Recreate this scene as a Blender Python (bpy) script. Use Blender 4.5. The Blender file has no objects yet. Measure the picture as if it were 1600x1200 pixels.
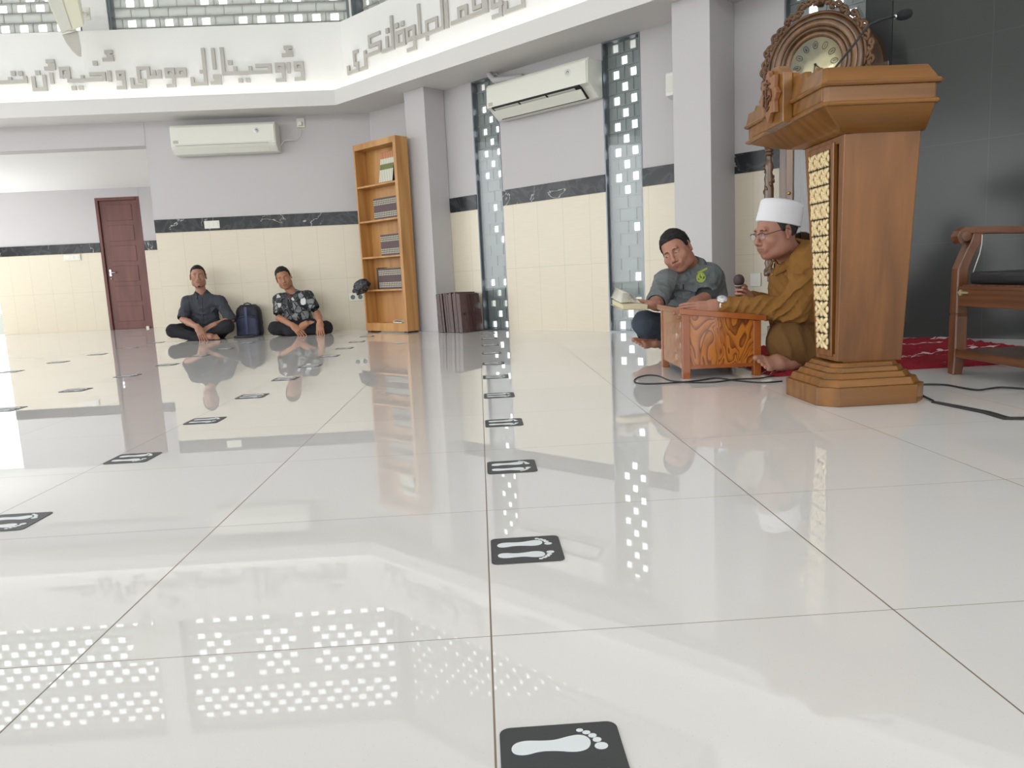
import bpy, math, random
import numpy as np
from mathutils import Vector, Matrix, Euler, noise as mnoise

random.seed(7)
D = bpy.data
COL = bpy.context.scene.collection
sc = bpy.context.scene
PI = math.pi
R2 = math.sqrt(2.0)

# ------------------------------------------------------------------ camera
FPX = 1170.8
YAW, PIT, ROL = 0.0375, 0.1416, -0.0485
CAM = Vector((0.0094, -1.0331, 0.5174))
_cy, _sy = math.cos(YAW), math.sin(YAW)
_F = Vector((_sy*math.cos(PIT), _cy*math.cos(PIT), -math.sin(PIT)))
_R0 = Vector((_cy, -_sy, 0)); _U0 = _R0.cross(_F)
_R = _R0*math.cos(ROL) + _U0*math.sin(ROL)
_U = _U0*math.cos(ROL) - _R0*math.sin(ROL)
cam_data = D.cameras.new('camera'); cam = D.objects.new('camera', cam_data); COL.objects.link(cam)
cam_data.sensor_fit = 'HORIZONTAL'; cam_data.sensor_width = 36.0
cam_data.lens = FPX/1600*36.0; cam_data.clip_start = 0.02; cam_data.clip_end = 200
mw = Matrix((( _R.x, _U.x, -_F.x, CAM.x), (_R.y, _U.y, -_F.y, CAM.y), (_R.z, _U.z, -_F.z, CAM.z), (0, 0, 0, 1)))
cam.matrix_world = mw
sc.camera = cam

# ------------------------------------------------------------------ view, sky
sc.view_settings.view_transform = 'Standard'; sc.view_settings.look = 'None'
sc.view_settings.gamma = 1.0; sc.view_settings.use_curve_mapping = False
sc.view_settings.exposure = EXPO = -0.08
sc.cycles.use_denoising = True
sc.cycles.max_bounces = 8; sc.cycles.diffuse_bounces = 4; sc.cycles.glossy_bounces = 4
sc.cycles.transmission_bounces = 6; sc.cycles.transparent_max_bounces = 8
sc.cycles.caustics_reflective = False; sc.cycles.caustics_refractive = False
sc.cycles.sample_clamp_indirect = 6.0
w = D.worlds.new('daylight'); sc.world = w; w.use_nodes = True
nt = w.node_tree; nt.nodes.clear()
wo = nt.nodes.new('ShaderNodeOutputWorld'); bg = nt.nodes.new('ShaderNodeBackground')
tc = nt.nodes.new('ShaderNodeTexCoord'); sp = nt.nodes.new('ShaderNodeSeparateXYZ'); cr = nt.nodes.new('ShaderNodeValToRGB')
mr = nt.nodes.new('ShaderNodeMapRange'); mr.inputs[1].default_value = -0.35; mr.inputs[2].default_value = 0.35
nt.links.new(tc.outputs['Generated'], sp.inputs[0]); nt.links.new(sp.outputs[2], mr.inputs[0]); nt.links.new(mr.outputs[0], cr.inputs[0])
cr.color_ramp.elements[0].position = 0.2; cr.color_ramp.elements[0].color = (0.36, 0.38, 0.36, 1)
cr.color_ramp.elements[1].position = 0.62; cr.color_ramp.elements[1].color = (0.97, 0.985, 1.0, 1)
nt.links.new(cr.outputs[0], bg.inputs[0]); bg.inputs[1].default_value = 3.6
nt.links.new(bg.outputs[0], wo.inputs[0])

def area(name, loc, to, sx, sy, power, color=(1, 1, 1), spread=PI):
    l = D.lights.new(name, 'AREA'); l.shape = 'RECTANGLE'; l.size = sx; l.size_y = sy; l.energy = power; l.color = color
    l.spread = spread
    o = D.objects.new(name, l); COL.objects.link(o); o.location = loc
    o.rotation_euler = (Vector(to)-Vector(loc)).to_track_quat('-Z', 'Y').to_euler()
    return o
# daylight entering through the openings of the hall (left, behind, and the high windows behind)
area('daylight_left', (-8.7, 2.2, 1.75), (-2, 2.2, 1.4), 10.0, 3.2, 105, (0.97, 0.98, 1.0))
area('daylight_behind', (-1.5, -6.7, 1.9), (-1.0, 0, 1.2), 9.0, 3.2, 50, (0.975, 0.975, 1.0))
area('daylight_high', (-1.5, -6.6, 4.1), (-1.0, 2, 1.6), 10.0, 1.6, 110, (0.975, 0.975, 1.0))
area('added_aisle_uplight', (-8.5, 9.5, 0.2), (-7.0, 9.5, 2.15), 2.2, 0.8, 36, (0.97, 0.98, 1.0), spread=1.9)  # unseen lamp added near the floor to brighten the aisle ceiling

# ------------------------------------------------------------------ pixel helpers (photo frame 1600x1200)
def ray(x, y):
    return _F + _R*((x-800)/FPX) + _U*((600-y)/FPX)
def fl(x, y, z=0.0):
    d = ray(x, y); t = (z-CAM.z)/d.z; return CAM + d*t
def onp(x, y, A, n):
    d = ray(x, y); A = Vector(A); n = Vector(n); t = (A-CAM).dot(n)/d.dot(n); return CAM + d*t
def at(x, y, Y):
    return onp(x, y, (0, Y, 0), (0, 1, 0))
SUM = 6.64
OW = Vector((SUM-7.75, 7.75, 0))
def wallp(s, out=0.0, z=0.0):          # point on the diagonal wall: s along it, out = distance towards the room
    return Vector((OW.x + s/R2 - out/R2, OW.y - s/R2 - out/R2, z))

# ------------------------------------------------------------------ mesh builder
def rotz(a): return Matrix.Rotation(a, 3, 'Z')
WORLD = set()      # things whose parts are modelled in world coordinates
class MB:
    def __init__(s): s.v = []; s.f = []; s.m = []; s.sm = []
    def add(s, vs, fs, mi=0, smooth=False):
        b = len(s.v); s.v += [tuple(v) for v in vs]
        for f in fs: s.f.append(tuple(i+b for i in f)); s.m.append(mi); s.sm.append(smooth)
        return s
    def box(s, x0, x1, y0, y1, z0, z1, mi=0, M=None):
        vs = [Vector((x, y, z)) for z in (z0, z1) for y in (y0, y1) for x in (x0, x1)]
        if M is not None: vs = [M @ v for v in vs]
        return s.add(vs, [(0, 2, 3, 1), (4, 5, 7, 6), (0, 1, 5, 4), (2, 6, 7, 3), (0, 4, 6, 2), (1, 3, 7, 5)], mi)
    def prism(s, poly, y0, y1, mi=0, axis='y', M=None):   # poly in (a,b); extruded on axis
        def P(a, b, c):
            v = {'y': Vector((a, c, b)), 'z': Vector((a, b, c)), 'x': Vector((c, a, b))}[axis]
            return M @ v if M is not None else v
        n = len(poly)
        vs = [P(a, b, y0) for a, b in poly] + [P(a, b, y1) for a, b in poly]
        fs = [tuple(range(n))[::-1], tuple(range(n, 2*n))] + [(i, (i+1) % n, n+(i+1) % n, n+i) for i in range(n)]
        return s.add(vs, fs, mi)
    def loft(s, rings, mi=0, cap=True, smooth=True, closed=True):
        n = len(rings[0]); vs = [p for r in rings for p in r]; fs = []
        for k in range(len(rings)-1):
            for i in range(n if closed else n-1):
                j = (i+1) % n; fs.append((k*n+i, k*n+j, (k+1)*n+j, (k+1)*n+i))
        if cap: fs += [tuple(range(n))[::-1], tuple(range((len(rings)-1)*n, len(rings)*n))]
        return s.add(vs, fs, mi, smooth)
    def tube(s, path, r, n=8, mi=0, cap=True, smooth=True):
        path = [Vector(p) for p in path]; rings = []; up = None
        for i, p in enumerate(path):
            t = (path[min(i+1, len(path)-1)] - path[max(i-1, 0)]).normalized()
            if up is None:
                up = t.orthogonal().normalized()
            up = (up - t*up.dot(t)).normalized(); sd = t.cross(up)
            rr = r[i] if isinstance(r, (list, tuple)) else r
            rings.append([p + (up*math.cos(a) + sd*math.sin(a))*rr for a in [2*PI*k/n for k in range(n)]])
        return s.loft(rings, mi, cap, smooth)
    def lathe(s, prof, n=20, mi=0, o=(0, 0, 0), M=None, smooth=True):   # prof: (r,z)
        o = Vector(o); rings = []
        for r, z in prof:
            ring = [Vector((r*math.cos(2*PI*k/n), r*math.sin(2*PI*k/n), z)) for k in range(n)]
            rings.append([(M @ v if M is not None else v) + o for v in ring])
        return s.loft(rings, mi, True, smooth)
    def ell(s, c, r, n=14, mi=0, M=None):
        rings = []
        for i in range(1, n):
            a = PI*i/n
            rings.append([Vector((r[0]*math.sin(a)*math.cos(2*PI*k/(2*n)), r[1]*math.sin(a)*math.sin(2*PI*k/(2*n)), -r[2]*math.cos(a))) for k in range(2*n)])
        rings = [[(M @ v if M is not None else v) + Vector(c) for v in rg] for rg in rings]
        return s.loft(rings, mi, True, True)
    def build(s, name, mats, parent=None, bevel=0, seg=2, loc=None, rot=None, sub=0, label=None):
        me = D.meshes.new(name); me.from_pydata(s.v, [], s.f)
        for m in (mats if isinstance(mats, (list, tuple)) else [mats]): me.materials.append(m)
        me.polygons.foreach_set('material_index', s.m); me.polygons.foreach_set('use_smooth', s.sm)
        me.update()
        import bmesh
        b = bmesh.new(); b.from_mesh(me); bmesh.ops.recalc_face_normals(b, faces=b.faces); b.to_mesh(me); b.free()
        o = D.objects.new(name, me); COL.objects.link(o)
        if parent:
            o.parent = parent
            if parent.name in WORLD: o.matrix_parent_inverse = Matrix.Translation(-parent.location)
        if loc is not None: o.location = loc
        if rot is not None: o.rotation_euler = rot
        if bevel:
            md = o.modifiers.new('bevel', 'BEVEL'); md.width = bevel; md.segments = seg; md.limit_method = 'ANGLE'; md.angle_limit = 0.6
        if sub:
            md = o.modifiers.new('sub', 'SUBSURF'); md.levels = sub; md.render_levels = sub
        if label: o['label'] = label
        return o
def thing(name, label, cat, loc=(0, 0, 0), rz=0.0, group=None):
    o = D.objects.new(name, None); COL.objects.link(o); o.location = loc; o.rotation_euler = (0, 0, rz)
    o.empty_display_size = 0.1
    tag(o, label, cat, group); return o
def tag(o, label, cat, group=None, kind=None):
    o['label'] = label; o['category'] = cat
    if group: o['group'] = group
    if kind: o['kind'] = kind
    return o
def struct(o, label=None):
    o['kind'] = 'structure'
    if label: o['label'] = label
    return o
def copy_tree(o, parent=None):
    c = o.copy(); COL.objects.link(c); c.parent = parent
    for ch in [x for x in D.objects if x.parent == o]: copy_tree(ch, c)
    return c

# ------------------------------------------------------------------ materials
def lin(c):
    return tuple(((x/255)/12.92 if x/255 <= 0.04045 else ((x/255+0.055)/1.055)**2.4) for x in c) + (1.0,)
class NT:
    def __init__(s, name):
        s.m = D.materials.new(name); s.m.use_nodes = True; s.t = s.m.node_tree; s.b = s.t.nodes['Principled BSDF']
    def n(s, ty, **k):
        nd = s.t.nodes.new(ty)
        for a, v in k.items(): setattr(nd, a, v)
        return nd
    def l(s, a, b): s.t.links.new(a, b)
    def math(s, op, a, b=None, c=None):
        nd = s.n('ShaderNodeMath', operation=op)
        for i, x in enumerate((a, b, c)):
            if x is None: continue
            if isinstance(x, (int, float)): nd.inputs[i].default_value = x
            else: s.l(x, nd.inputs[i])
        return nd.outputs[0]
    def mix(s, fac, a, b):
        nd = s.n('ShaderNodeMix', data_type='RGBA')
        if isinstance(fac, (int, float)): nd.inputs[0].default_value = fac
        else: s.l(fac, nd.inputs[0])
        for i, x in ((6, a), (7, b)):
            if isinstance(x, tuple): nd.inputs[i].default_value = x
            else: s.l(x, nd.inputs[i])
        return nd.outputs[2]
    def ramp(s, fac, pts):
        nd = s.n('ShaderNodeValToRGB'); e = nd.color_ramp.elements
        while len(e) < len(pts): e.new(0.5)
        for i, (p, c) in enumerate(pts): e[i].position = p; e[i].color = c if len(c) == 4 else c + (1,)
        s.l(fac, nd.inputs[0]); return nd.outputs[0]
    def coord(s, kind='Object', scale=(1, 1, 1), rot=(0, 0, 0)):
        t = s.n('ShaderNodeTexCoord'); mp = s.n('ShaderNodeMapping'); s.l(t.outputs[kind], mp.inputs[0])
        mp.inputs['Scale'].default_value = scale; mp.inputs['Rotation'].default_value = rot
        return mp.outputs[0]
    def noise(s, v, scale, detail=3, dist=0, rough=0.5):
        nd = s.n('ShaderNodeTexNoise'); s.l(v, nd.inputs['Vector']); nd.inputs['Scale'].default_value = scale
        nd.inputs['Detail'].default_value = detail; nd.inputs['Distortion'].default_value = dist; nd.inputs['Roughness'].default_value = rough
        return nd.outputs[0]
    def bump(s, h, st=0.2, dist=0.01):
        nd = s.n('ShaderNodeBump'); s.l(h, nd.inputs['Height']); nd.inputs['Strength'].default_value = st; nd.inputs['Distance'].default_value = dist
        s.l(nd.outputs[0], s.b.inputs['Normal'])
    def set(s, color=None, rough=0.5, metal=0, spec=None, **k):
        if color is not None:
            if isinstance(color, tuple): s.b.inputs['Base Color'].default_value = color
            else: s.l(color, s.b.inputs['Base Color'])
        if isinstance(rough, (int, float)): s.b.inputs['Roughness'].default_value = rough
        else: s.l(rough, s.b.inputs['Roughness'])
        s.b.inputs['Metallic'].default_value = metal
        if spec is not None: s.b.inputs['Specular IOR Level'].default_value = spec
        for a, v in k.items(): s.b.inputs[a.replace('_', ' ')].default_value = v
        return s.m
def plain(name, c, rough=0.5, metal=0, spec=None, var=0.04, vs=8, bump=0):
    t = NT(name); v = t.coord(); n = t.noise(v, vs)
    c0 = lin(c); a = tuple(x*(1-var) for x in c0[:3])+(1,); b = tuple(min(1, x*(1+var)) for x in c0[:3])+(1,)
    col = t.mix(n, a, b)
    if bump: t.bump(t.noise(v, vs*12), bump, 0.003)
    return t.set(col, rough, metal, spec)
def wood(name, dark, light, axis='z', scale=1.0, rough=0.3, fine=60, coat=0.0):
    t = NT(name); sc_ = {'z': (1, 1, 0.08), 'x': (0.08, 1, 1), 'y': (1, 0.08, 1)}[axis]
    v = t.coord(scale=tuple(q*scale for q in sc_))
    n1 = t.noise(v, 9, 4, 1.2); n2 = t.noise(v, fine, 3)
    wv = t.n('ShaderNodeTexWave', wave_type='RINGS'); t.l(v, wv.inputs['Vector']); wv.inputs['Scale'].default_value = 4
    wv.inputs['Distortion'].default_value = 9; wv.inputs['Detail'].default_value = 2
    f = t.math('ADD', t.math('MULTIPLY', n1, 0.6), t.math('MULTIPLY', wv.outputs['Fac'], 0.25))
    f = t.math('ADD', f, t.math('MULTIPLY', n2, 0.2))
    col = t.ramp(f, [(0.25, lin(dark)), (0.8, lin(light))])
    m = t.set(col, rough); t.bump(n2, 0.04, 0.002)
    if coat: t.b.inputs['Coat Weight'].default_value = coat; t.b.inputs['Coat Roughness'].default_value = 0.12
    return m
M = {}
M['wall'] = plain('wall_paint', (196, 193, 194), 0.6, var=0.015, vs=2)
M['white_paint'] = plain('white_paint', (238, 238, 236), 0.55, var=0.01, vs=2)
M['soffit'] = plain('soffit_paint', (222, 220, 218), 0.6, var=0.015, vs=2)
M['letter'] = plain('letter_grey', (184, 181, 175), 0.5, var=0.04)
M['plastic'] = plain('white_plastic', (228, 228, 218), 0.3, var=0.01)
M['plastic_grey'] = plain('grey_plastic', (120, 120, 116), 0.4)
M['dark'] = plain('dark_void', (28, 28, 30), 0.5)
M['black'] = plain('black_rubber', (26, 27, 30), 0.45, var=0.1)
M['alu'] = plain('aluminium', (120, 126, 132), 0.35, 0.7, var=0.05)
M['chrome'] = plain('chrome', (200, 200, 205), 0.2, 1.0, var=0.02)
M['brass'] = plain('brass', (190, 160, 90), 0.3, 0.9, var=0.05)
def m_floor():
    t = NT('polished_tiles'); v = t.coord(); s = t.n('ShaderNodeSeparateXYZ'); t.l(v, s.inputs[0])
    def dist(o):
        f = t.math('FRACT', t.math('ADD', t.math('DIVIDE', o, 0.6), 0.5)); return t.math('MULTIPLY', t.math('ABSOLUTE', t.math('SUBTRACT', f, 0.5)), 0.6)
    dx = dist(s.outputs[0]); dy = dist(s.outputs[1])
    gx = t.math('LESS_THAN', dx, 0.0013); gy = t.math('LESS_THAN', dy, 0.0008)
    g = t.math('MAXIMUM', gx, gy)
    # slight tone change tile by tile
    cx = t.math('FLOOR', t.math('DIVIDE', s.outputs[0], 0.6)); cy = t.math('FLOOR', t.math('DIVIDE', s.outputs[1], 0.6))
    cb = t.n('ShaderNodeCombineXYZ'); t.l(cx, cb.inputs[0]); t.l(cy, cb.inputs[1])
    wn = t.n('ShaderNodeTexWhiteNoise'); t.l(cb.outputs[0], wn.inputs['Vector'])
    base = t.mix(wn.outputs['Value'], lin((232, 230, 228)), lin((236, 234, 232)))
    sn = t.noise(v, 260, 2); base = t.mix(t.math('MULTIPLY', t.math('GREATER_THAN', sn, 0.68), 0.10), base, lin((120, 115, 105)))
    cloud = t.noise(v, 1.2, 3); base = t.mix(t.math('MULTIPLY', cloud, 0.06), base, lin((200, 200, 195)))
    gc = t.mix(t.noise(v, 2.5, 2), lin((105, 100, 95)), lin((150, 128, 105)))
    col = t.mix(g, base, gc)
    rg = t.math('ADD', t.math('MULTIPLY', g, 0.5), 0.012)
    m = t.set(col, rg); t.b.inputs['IOR'].default_value = 1.62
    return m
M['floor'] = m_floor()
def m_walltile():
    t = NT('cream_wall_tiles'); v = t.coord(); s = t.n('ShaderNodeSeparateXYZ'); t.l(v, s.inputs[0])
    def dist(o, p, off=0.0):
        f = t.math('FRACT', t.math('ADD', t.math('DIVIDE', t.math('ADD', o, off), p), 0.5)); return t.math('MULTIPLY', t.math('ABSOLUTE', t.math('SUBTRACT', f, 0.5)), p)
    g = t.math('MAXIMUM', t.math('LESS_THAN', dist(s.outputs[0], 0.3), 0.0013), t.math('LESS_THAN', dist(s.outputs[2], 0.6), 0.0013))
    vs = t.coord(scale=(1, 1, 12)); n = t.noise(vs, 6, 3)
    col = t.mix(n, lin((214, 204, 182)), lin((224, 215, 195)))
    col = t.mix(t.math('MULTIPLY', g, 0.55), col, lin((165, 155, 130)))
    return t.set(col, 0.25)
M['walltile'] = m_walltile()
def m_marble():
    t = NT('black_marble'); v = t.coord(); n = t.noise(v, 3.5, 6, 1.5)
    k = t.math('ABSOLUTE', t.math('SUBTRACT', n, 0.5)); k2 = t.math('ABSOLUTE', t.math('SUBTRACT', t.noise(t.coord(scale=(1, 1, 1), rot=(0.4, 0.8, 0)), 1.9, 5, 2.0), 0.53))
    vein = t.math('MULTIPLY', t.math('LESS_THAN', k2, 0.005), t.math('GREATER_THAN', t.noise(v, 1.7, 2), 0.5)); base = t.ramp(k, [(0.0, lin((62, 64, 66))), (0.05, lin((40, 42, 45))), (0.3, lin((28, 30, 33)))])
    return t.set(t.mix(t.math('MULTIPLY', vein, 0.8), base, lin((190, 190, 185))), 0.22, 0, 0.3)
M['marble'] = m_marble()
def m_blackpanel():
    t = NT('black_granite'); v = t.coord(); n = t.noise(v, 3, 3)
    s = t.n('ShaderNodeSeparateXYZ'); t.l(v, s.inputs[0])
    def dist(o, p):
        f = t.math('FRACT', t.math('ADD', t.math('DIVIDE', o, p), 0.5)); return t.math('MULTIPLY', t.math('ABSOLUTE', t.math('SUBTRACT', f, 0.5)), p)
    g = t.math('MAXIMUM', t.math('LESS_THAN', dist(s.outputs[0], 0.6), 0.001), t.math('LESS_THAN', dist(s.outputs[2], 0.6), 0.001))
    col = t.mix(n, lin((60, 63, 62)), lin((66, 69, 68))); col = t.mix(t.math('MULTIPLY', g, 0.5), col, lin((90, 90, 90)))
    return t.set(col, 0.16, 0, 0.38)
M['blackpanel'] = m_blackpanel()
def m_glass():
    t = NT('window_glass'); g = t.n('ShaderNodeBsdfGlossy'); tr = t.n('ShaderNodeBsdfTransparent'); mx = t.n('ShaderNodeMixShader'); ge = t.n('ShaderNodeNewGeometry'); vm = t.n('ShaderNodeVectorMath', operation='DOT_PRODUCT')
    t.l(ge.outputs['Normal'], vm.inputs[0]); t.l(ge.outputs['Incoming'], vm.inputs[1])
    c = t.math('SUBTRACT', 1.0, t.math('ABSOLUTE', vm.outputs['Value'])); fr = t.math('ADD', t.math('MULTIPLY', t.math('POWER', c, 5.0), 0.9), 0.045)
    g.inputs['Roughness'].default_value = 0.02; tr.inputs[0].default_value = (0.96, 0.97, 0.97, 1)
    t.l(fr, mx.inputs[0]); t.l(tr.outputs[0], mx.inputs[1]); t.l(g.outputs[0], mx.inputs[2])
    o = [n for n in t.t.nodes if n.type == 'OUTPUT_MATERIAL'][0]; t.l(mx.outputs[0], o.inputs[0]); return t.m
M['glass'] = m_glass()
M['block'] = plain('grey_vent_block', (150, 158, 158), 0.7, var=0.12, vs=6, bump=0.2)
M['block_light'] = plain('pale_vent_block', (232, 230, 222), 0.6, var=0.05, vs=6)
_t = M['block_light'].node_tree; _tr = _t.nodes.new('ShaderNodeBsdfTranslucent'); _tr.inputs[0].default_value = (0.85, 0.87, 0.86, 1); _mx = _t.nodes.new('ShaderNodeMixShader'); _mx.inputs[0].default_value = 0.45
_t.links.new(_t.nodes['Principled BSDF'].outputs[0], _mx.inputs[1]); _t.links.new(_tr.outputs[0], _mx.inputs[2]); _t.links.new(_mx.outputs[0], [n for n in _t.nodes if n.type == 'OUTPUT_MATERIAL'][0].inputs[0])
M['oak'] = wood('oak_veneer', (170, 118, 62), (205, 156, 96), 'z', 1.0, 0.4)
M['door'] = wood('brown_door_wood', (92, 52, 46), (116, 68, 60), 'z', 1.0, 0.4)
M['podium'] = wood('podium_teak', (94, 57, 22), (138, 88, 38), 'z', 1.3, 0.3, coat=0.2)
M['podium_x'] = wood('podium_teak_across', (100, 63, 16), (144, 94, 34), 'x', 1.3, 0.3, coat=0.25)
M['clock2'] = wood('clock_moulding', (84, 56, 30), (128, 90, 54), 'z', 2.0, 0.3, coat=0.4)
M['clockwood'] = wood('clock_mahogany', (60, 38, 20), (106, 74, 44), 'z', 2.0, 0.3, coat=0.5)
M['chairwood'] = wood('chair_teak', (84, 50, 30), (124, 80, 54), 'z', 2.0, 0.35, coat=0.2)
M['chairwood_y'] = wood('chair_teak_rails', (84, 50, 30), (124, 80, 54), 'y', 2.0, 0.35, coat=0.2)
M['chairwood_x'] = wood('chair_teak_arms', (84, 50, 30), (124, 80, 54), 'x', 2.0, 0.35, coat=0.2)
M['rehal'] = wood('dark_mahogany', (52, 26, 24), (80, 44, 40), 'z', 2.0, 0.25, coat=0.4)
M['gold'] = plain('gold_leaf_carving', (226, 204, 158), 0.4, 0.12, var=0.12, vs=30)
M['leather'] = plain('black_leather', (42, 46, 50), 0.35, var=0.1, bump=0.2)
# ================================================================== ROOM
ZC = 2.41
fb = MB(); fb.add([(-10, -7.2, 0), (9, -7.2, 0), (9, 11.2, 0), (-10, 11.2, 0), (-10, -7.2, -.1), (9, -7.2, -.1), (9, 11.2, -.1), (-10, 11.2, -.1)], [(0, 1, 2, 3), (7, 6, 5, 4), (0, 4, 5, 1), (1, 5, 6, 2), (2, 6, 7, 3), (3, 7, 4, 0)])
struct(fb.build('floor', M['floor']))
ground = MB().box(-40, 40, -40, 40, -.4, -.11).build('trim_1', plain('outside_ground', (120, 124, 112), 0.9)); struct(ground)

def wall_panel(name, x0, x1, loc, rz, z1=ZC, wains=True, t=0.14, z0=0.0, mat=None, bandmat=True):
    e = MB()
    if wains:
        e.box(x0, x1, 0, t, 0, 1.2, 1); e.box(x0, x1, -0.006, t, 1.2, 1.345, 2); e.box(x0, x1, 0.004, t, 1.345, z1, 0)
    else: e.box(x0, x1, 0, t, z0, z1, 0)
    o = e.build(name, [mat or M['wall'], M['walltile'], M['marble']], loc=loc, rot=(0, 0, rz)); return struct(o)
XC = OW.x
# wall with the first air conditioner (local x = world x)
wall_panel('wall_back', -3.6, XC, (0, 7.75, 0), 0)
# end face of that wall towards the aisle on the left
e = MB(); e.box(-0.14, 0, 0.145, 0.30, 0, 1.2, 1); e.box(-.14, 0, .145, .30, 1.2, 1.345, 2); e.box(-.14, 0, .145, .30, 1.345, ZC, 0)
# beam over the opening to the aisle
struct(MB().box(-9.2, -3.6, 7.75, 7.95, 2.157, ZC).build('wall_lintel', M['wall']))
# diagonal wall pieces
RW = -PI/4
wall_panel('wall_diagonal_1', 0, 1.62, OW, RW); wall_panel('wall_diagonal_2', 1.975, 3.175, OW, RW); wall_panel('wall_diagonal_3', 3.548, 4.73, OW, RW)
# columns
def column(n, s0, s1, out):
    o = MB().box(s0, s1, -out, -0.0005, 0, ZC).build(n, M['wall'], loc=OW, rot=(0, 0, RW), bevel=0.004); struct(o)
column('wall_column_1', 0.926, 1.228, 0.268); column('wall_column_2', 4.056, 4.356, 0.37)
# soffit
s = MB()
pts = [(-9.2, 7.3), (-1.40, 7.3), (4.2, 1.7), (4.2, -6.9), (4.35, -6.9), (4.35, 2.4), (XC+0.3, 7.95), (-9.2, 7.95)]
s.prism([(-9.2, 7.331), (-1.387, 7.331), (-0.85, 7.95), (-9.2, 7.95)], ZC, ZC+0.03, 0, 'z')
s.prism([(-1.387, 7.331), (4.222, 1.722), (5.2, 2.2), (-0.85, 7.95)], ZC, ZC+0.03, 0, 'z')
struct(s.build('ceiling', M['soffit']), 'pale soffit running below the lettered band')
# fascia lip (two segments)
def strip(name, a, b, off0, off1, z0, z1, mat):    # wall slab from a to b; offsets measured away from the room
    a = Vector(a+(0,)); b = Vector(b+(0,)); d = (b-a).normalized(); n = Vector((-d.y, d.x, 0))
    if n.y < 0 and abs(n.y) > .1: n = -n
    return a, b, d, n
CR = Vector((-1.40, 7.30)); tn = math.tan(PI/8)
def ringpoly(o0, o1, z0, z1, name, mat, bevel=0):
    # mitred band following the two visible sides; o = offset away from the hall
    m = MB()
    def corner(o): return (CR.x + o*tn, CR.y + o)
    def e2(o): return (4.2+o/R2, 1.7+o/R2)
    segs = [[(-9.2, CR.y+o0), corner(o0), corner(o1), (-9.2, CR.y+o1)], [corner(o0), e2(o0), e2(o1), corner(o1)]]
    for sgm in segs: m.prism(sgm, z0, z1, 0, 'z')
    return struct(m.build(name, mat, bevel=bevel))
ringpoly(0, 0.03, ZC-0.004, 2.56, 'trim_2', M['soffit'])
ringpoly(0.03, 0.2, ZC+.031, ZC+0.05, 'trim_3', M['white_paint'])
ringpoly(0.20, 0.30, ZC+0.031, 3.285, 'wall_band', M['white_paint'])
ringpoly(0.20, 0.62, 3.285, 3.30, 'trim_4', M['white_paint'])
ringpoly(0.35, 0.50, 4.86, 5.2, 'wall_high', M['white_paint'])
# cove light strips hidden behind the lip
def cove(a, b, p):
    a = Vector(a); b = Vector(b); c = (a+b)/2; L = (b-a).length
    o = area('cove_light', c, c+Vector((0, 0, 1)), L, 0.03, p, (1.0, 0.97, 0.90)); d = (b-a).normalized()
    o.rotation_euler = Matrix((( d.x, d.y, 0), (-d.y, d.x, 0), (0, 0, 1))).transposed().to_euler()
    # pointing up: flip so that -Z looks up
    o.rotation_euler = (Matrix(((d.x, d.y, 0), (d.y, -d.x, 0), (0, 0, -1))).transposed()).to_euler()
cove((-9, 7.40, 2.475), (-1.40, 7.40, 2.475), 11)
cove((-1.30, 7.36, 2.475), (4.2, 1.86, 2.475), 11)

# high hall ceiling and the sides that are out of the frame
struct(MB().box(-9.4, 9, -7.2, 8.6, 5.2, 5.3).build('ceiling_high', M['white_paint']))
m = MB()   # left side: low sill, posts and a beam, daylight between
m.box(-9.35, -9.2, -7.2, 11.1, 0, 0.12); m.box(-9.35, -9.2, -7.2, 11.1, 3.3, 5.2)
m.box(-9.35, -9.2, 7.9, 11.1, 1.3, 3.3)  # unseen infill added to cut the light on the far aisle wall
for y in (-7.1, -3.5, 0.2, 3.9, 7.75): m.box(-9.4, -9.1, y-0.15, y+0.15, 0, 5.2)
struct(m.build('wall_left', M['white_paint']))
m = MB(); m.box(-9.35, 6, -7.3, -7.15, 0, 0.3); m.box(-9.35, 6, -7.3, -7.15, 3.35, 3.6); m.box(-9.35, 6, -7.3, -7.15, 4.9, 5.2)
for x in (-9.2, -6.2, -3.2, -0.2, 2.8, 5.8): m.box(x-.2, x+.2, -7.35, -7.1, 0, 5.2)
struct(m.build('wall_behind', M['white_paint']))
m = MB(); m.box(5.2, 5.35, -7.2, 2.0, 0, 5.2); m.box(-9.2, 4.2, -6.6, -6.5, 2.41, 3.3)
struct(m.build('wall_right', M['white_paint']))

# black granite wall right of the clock, with a darker pillar strip
m = MB(); m.box(5.45, 9.0, -0.05, 0.14, 0, 5.2)
struct(m.build('wall_black', M['blackpanel'], loc=OW, rot=(0, 0, RW)))
m = MB(); m.box(5.29, 5.449, -0.06, 0.14, 0, ZC)
struct(m.build('trim_5', plain('black_frame', (34, 36, 38), 0.4), loc=OW, rot=(0, 0, RW)))

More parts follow.
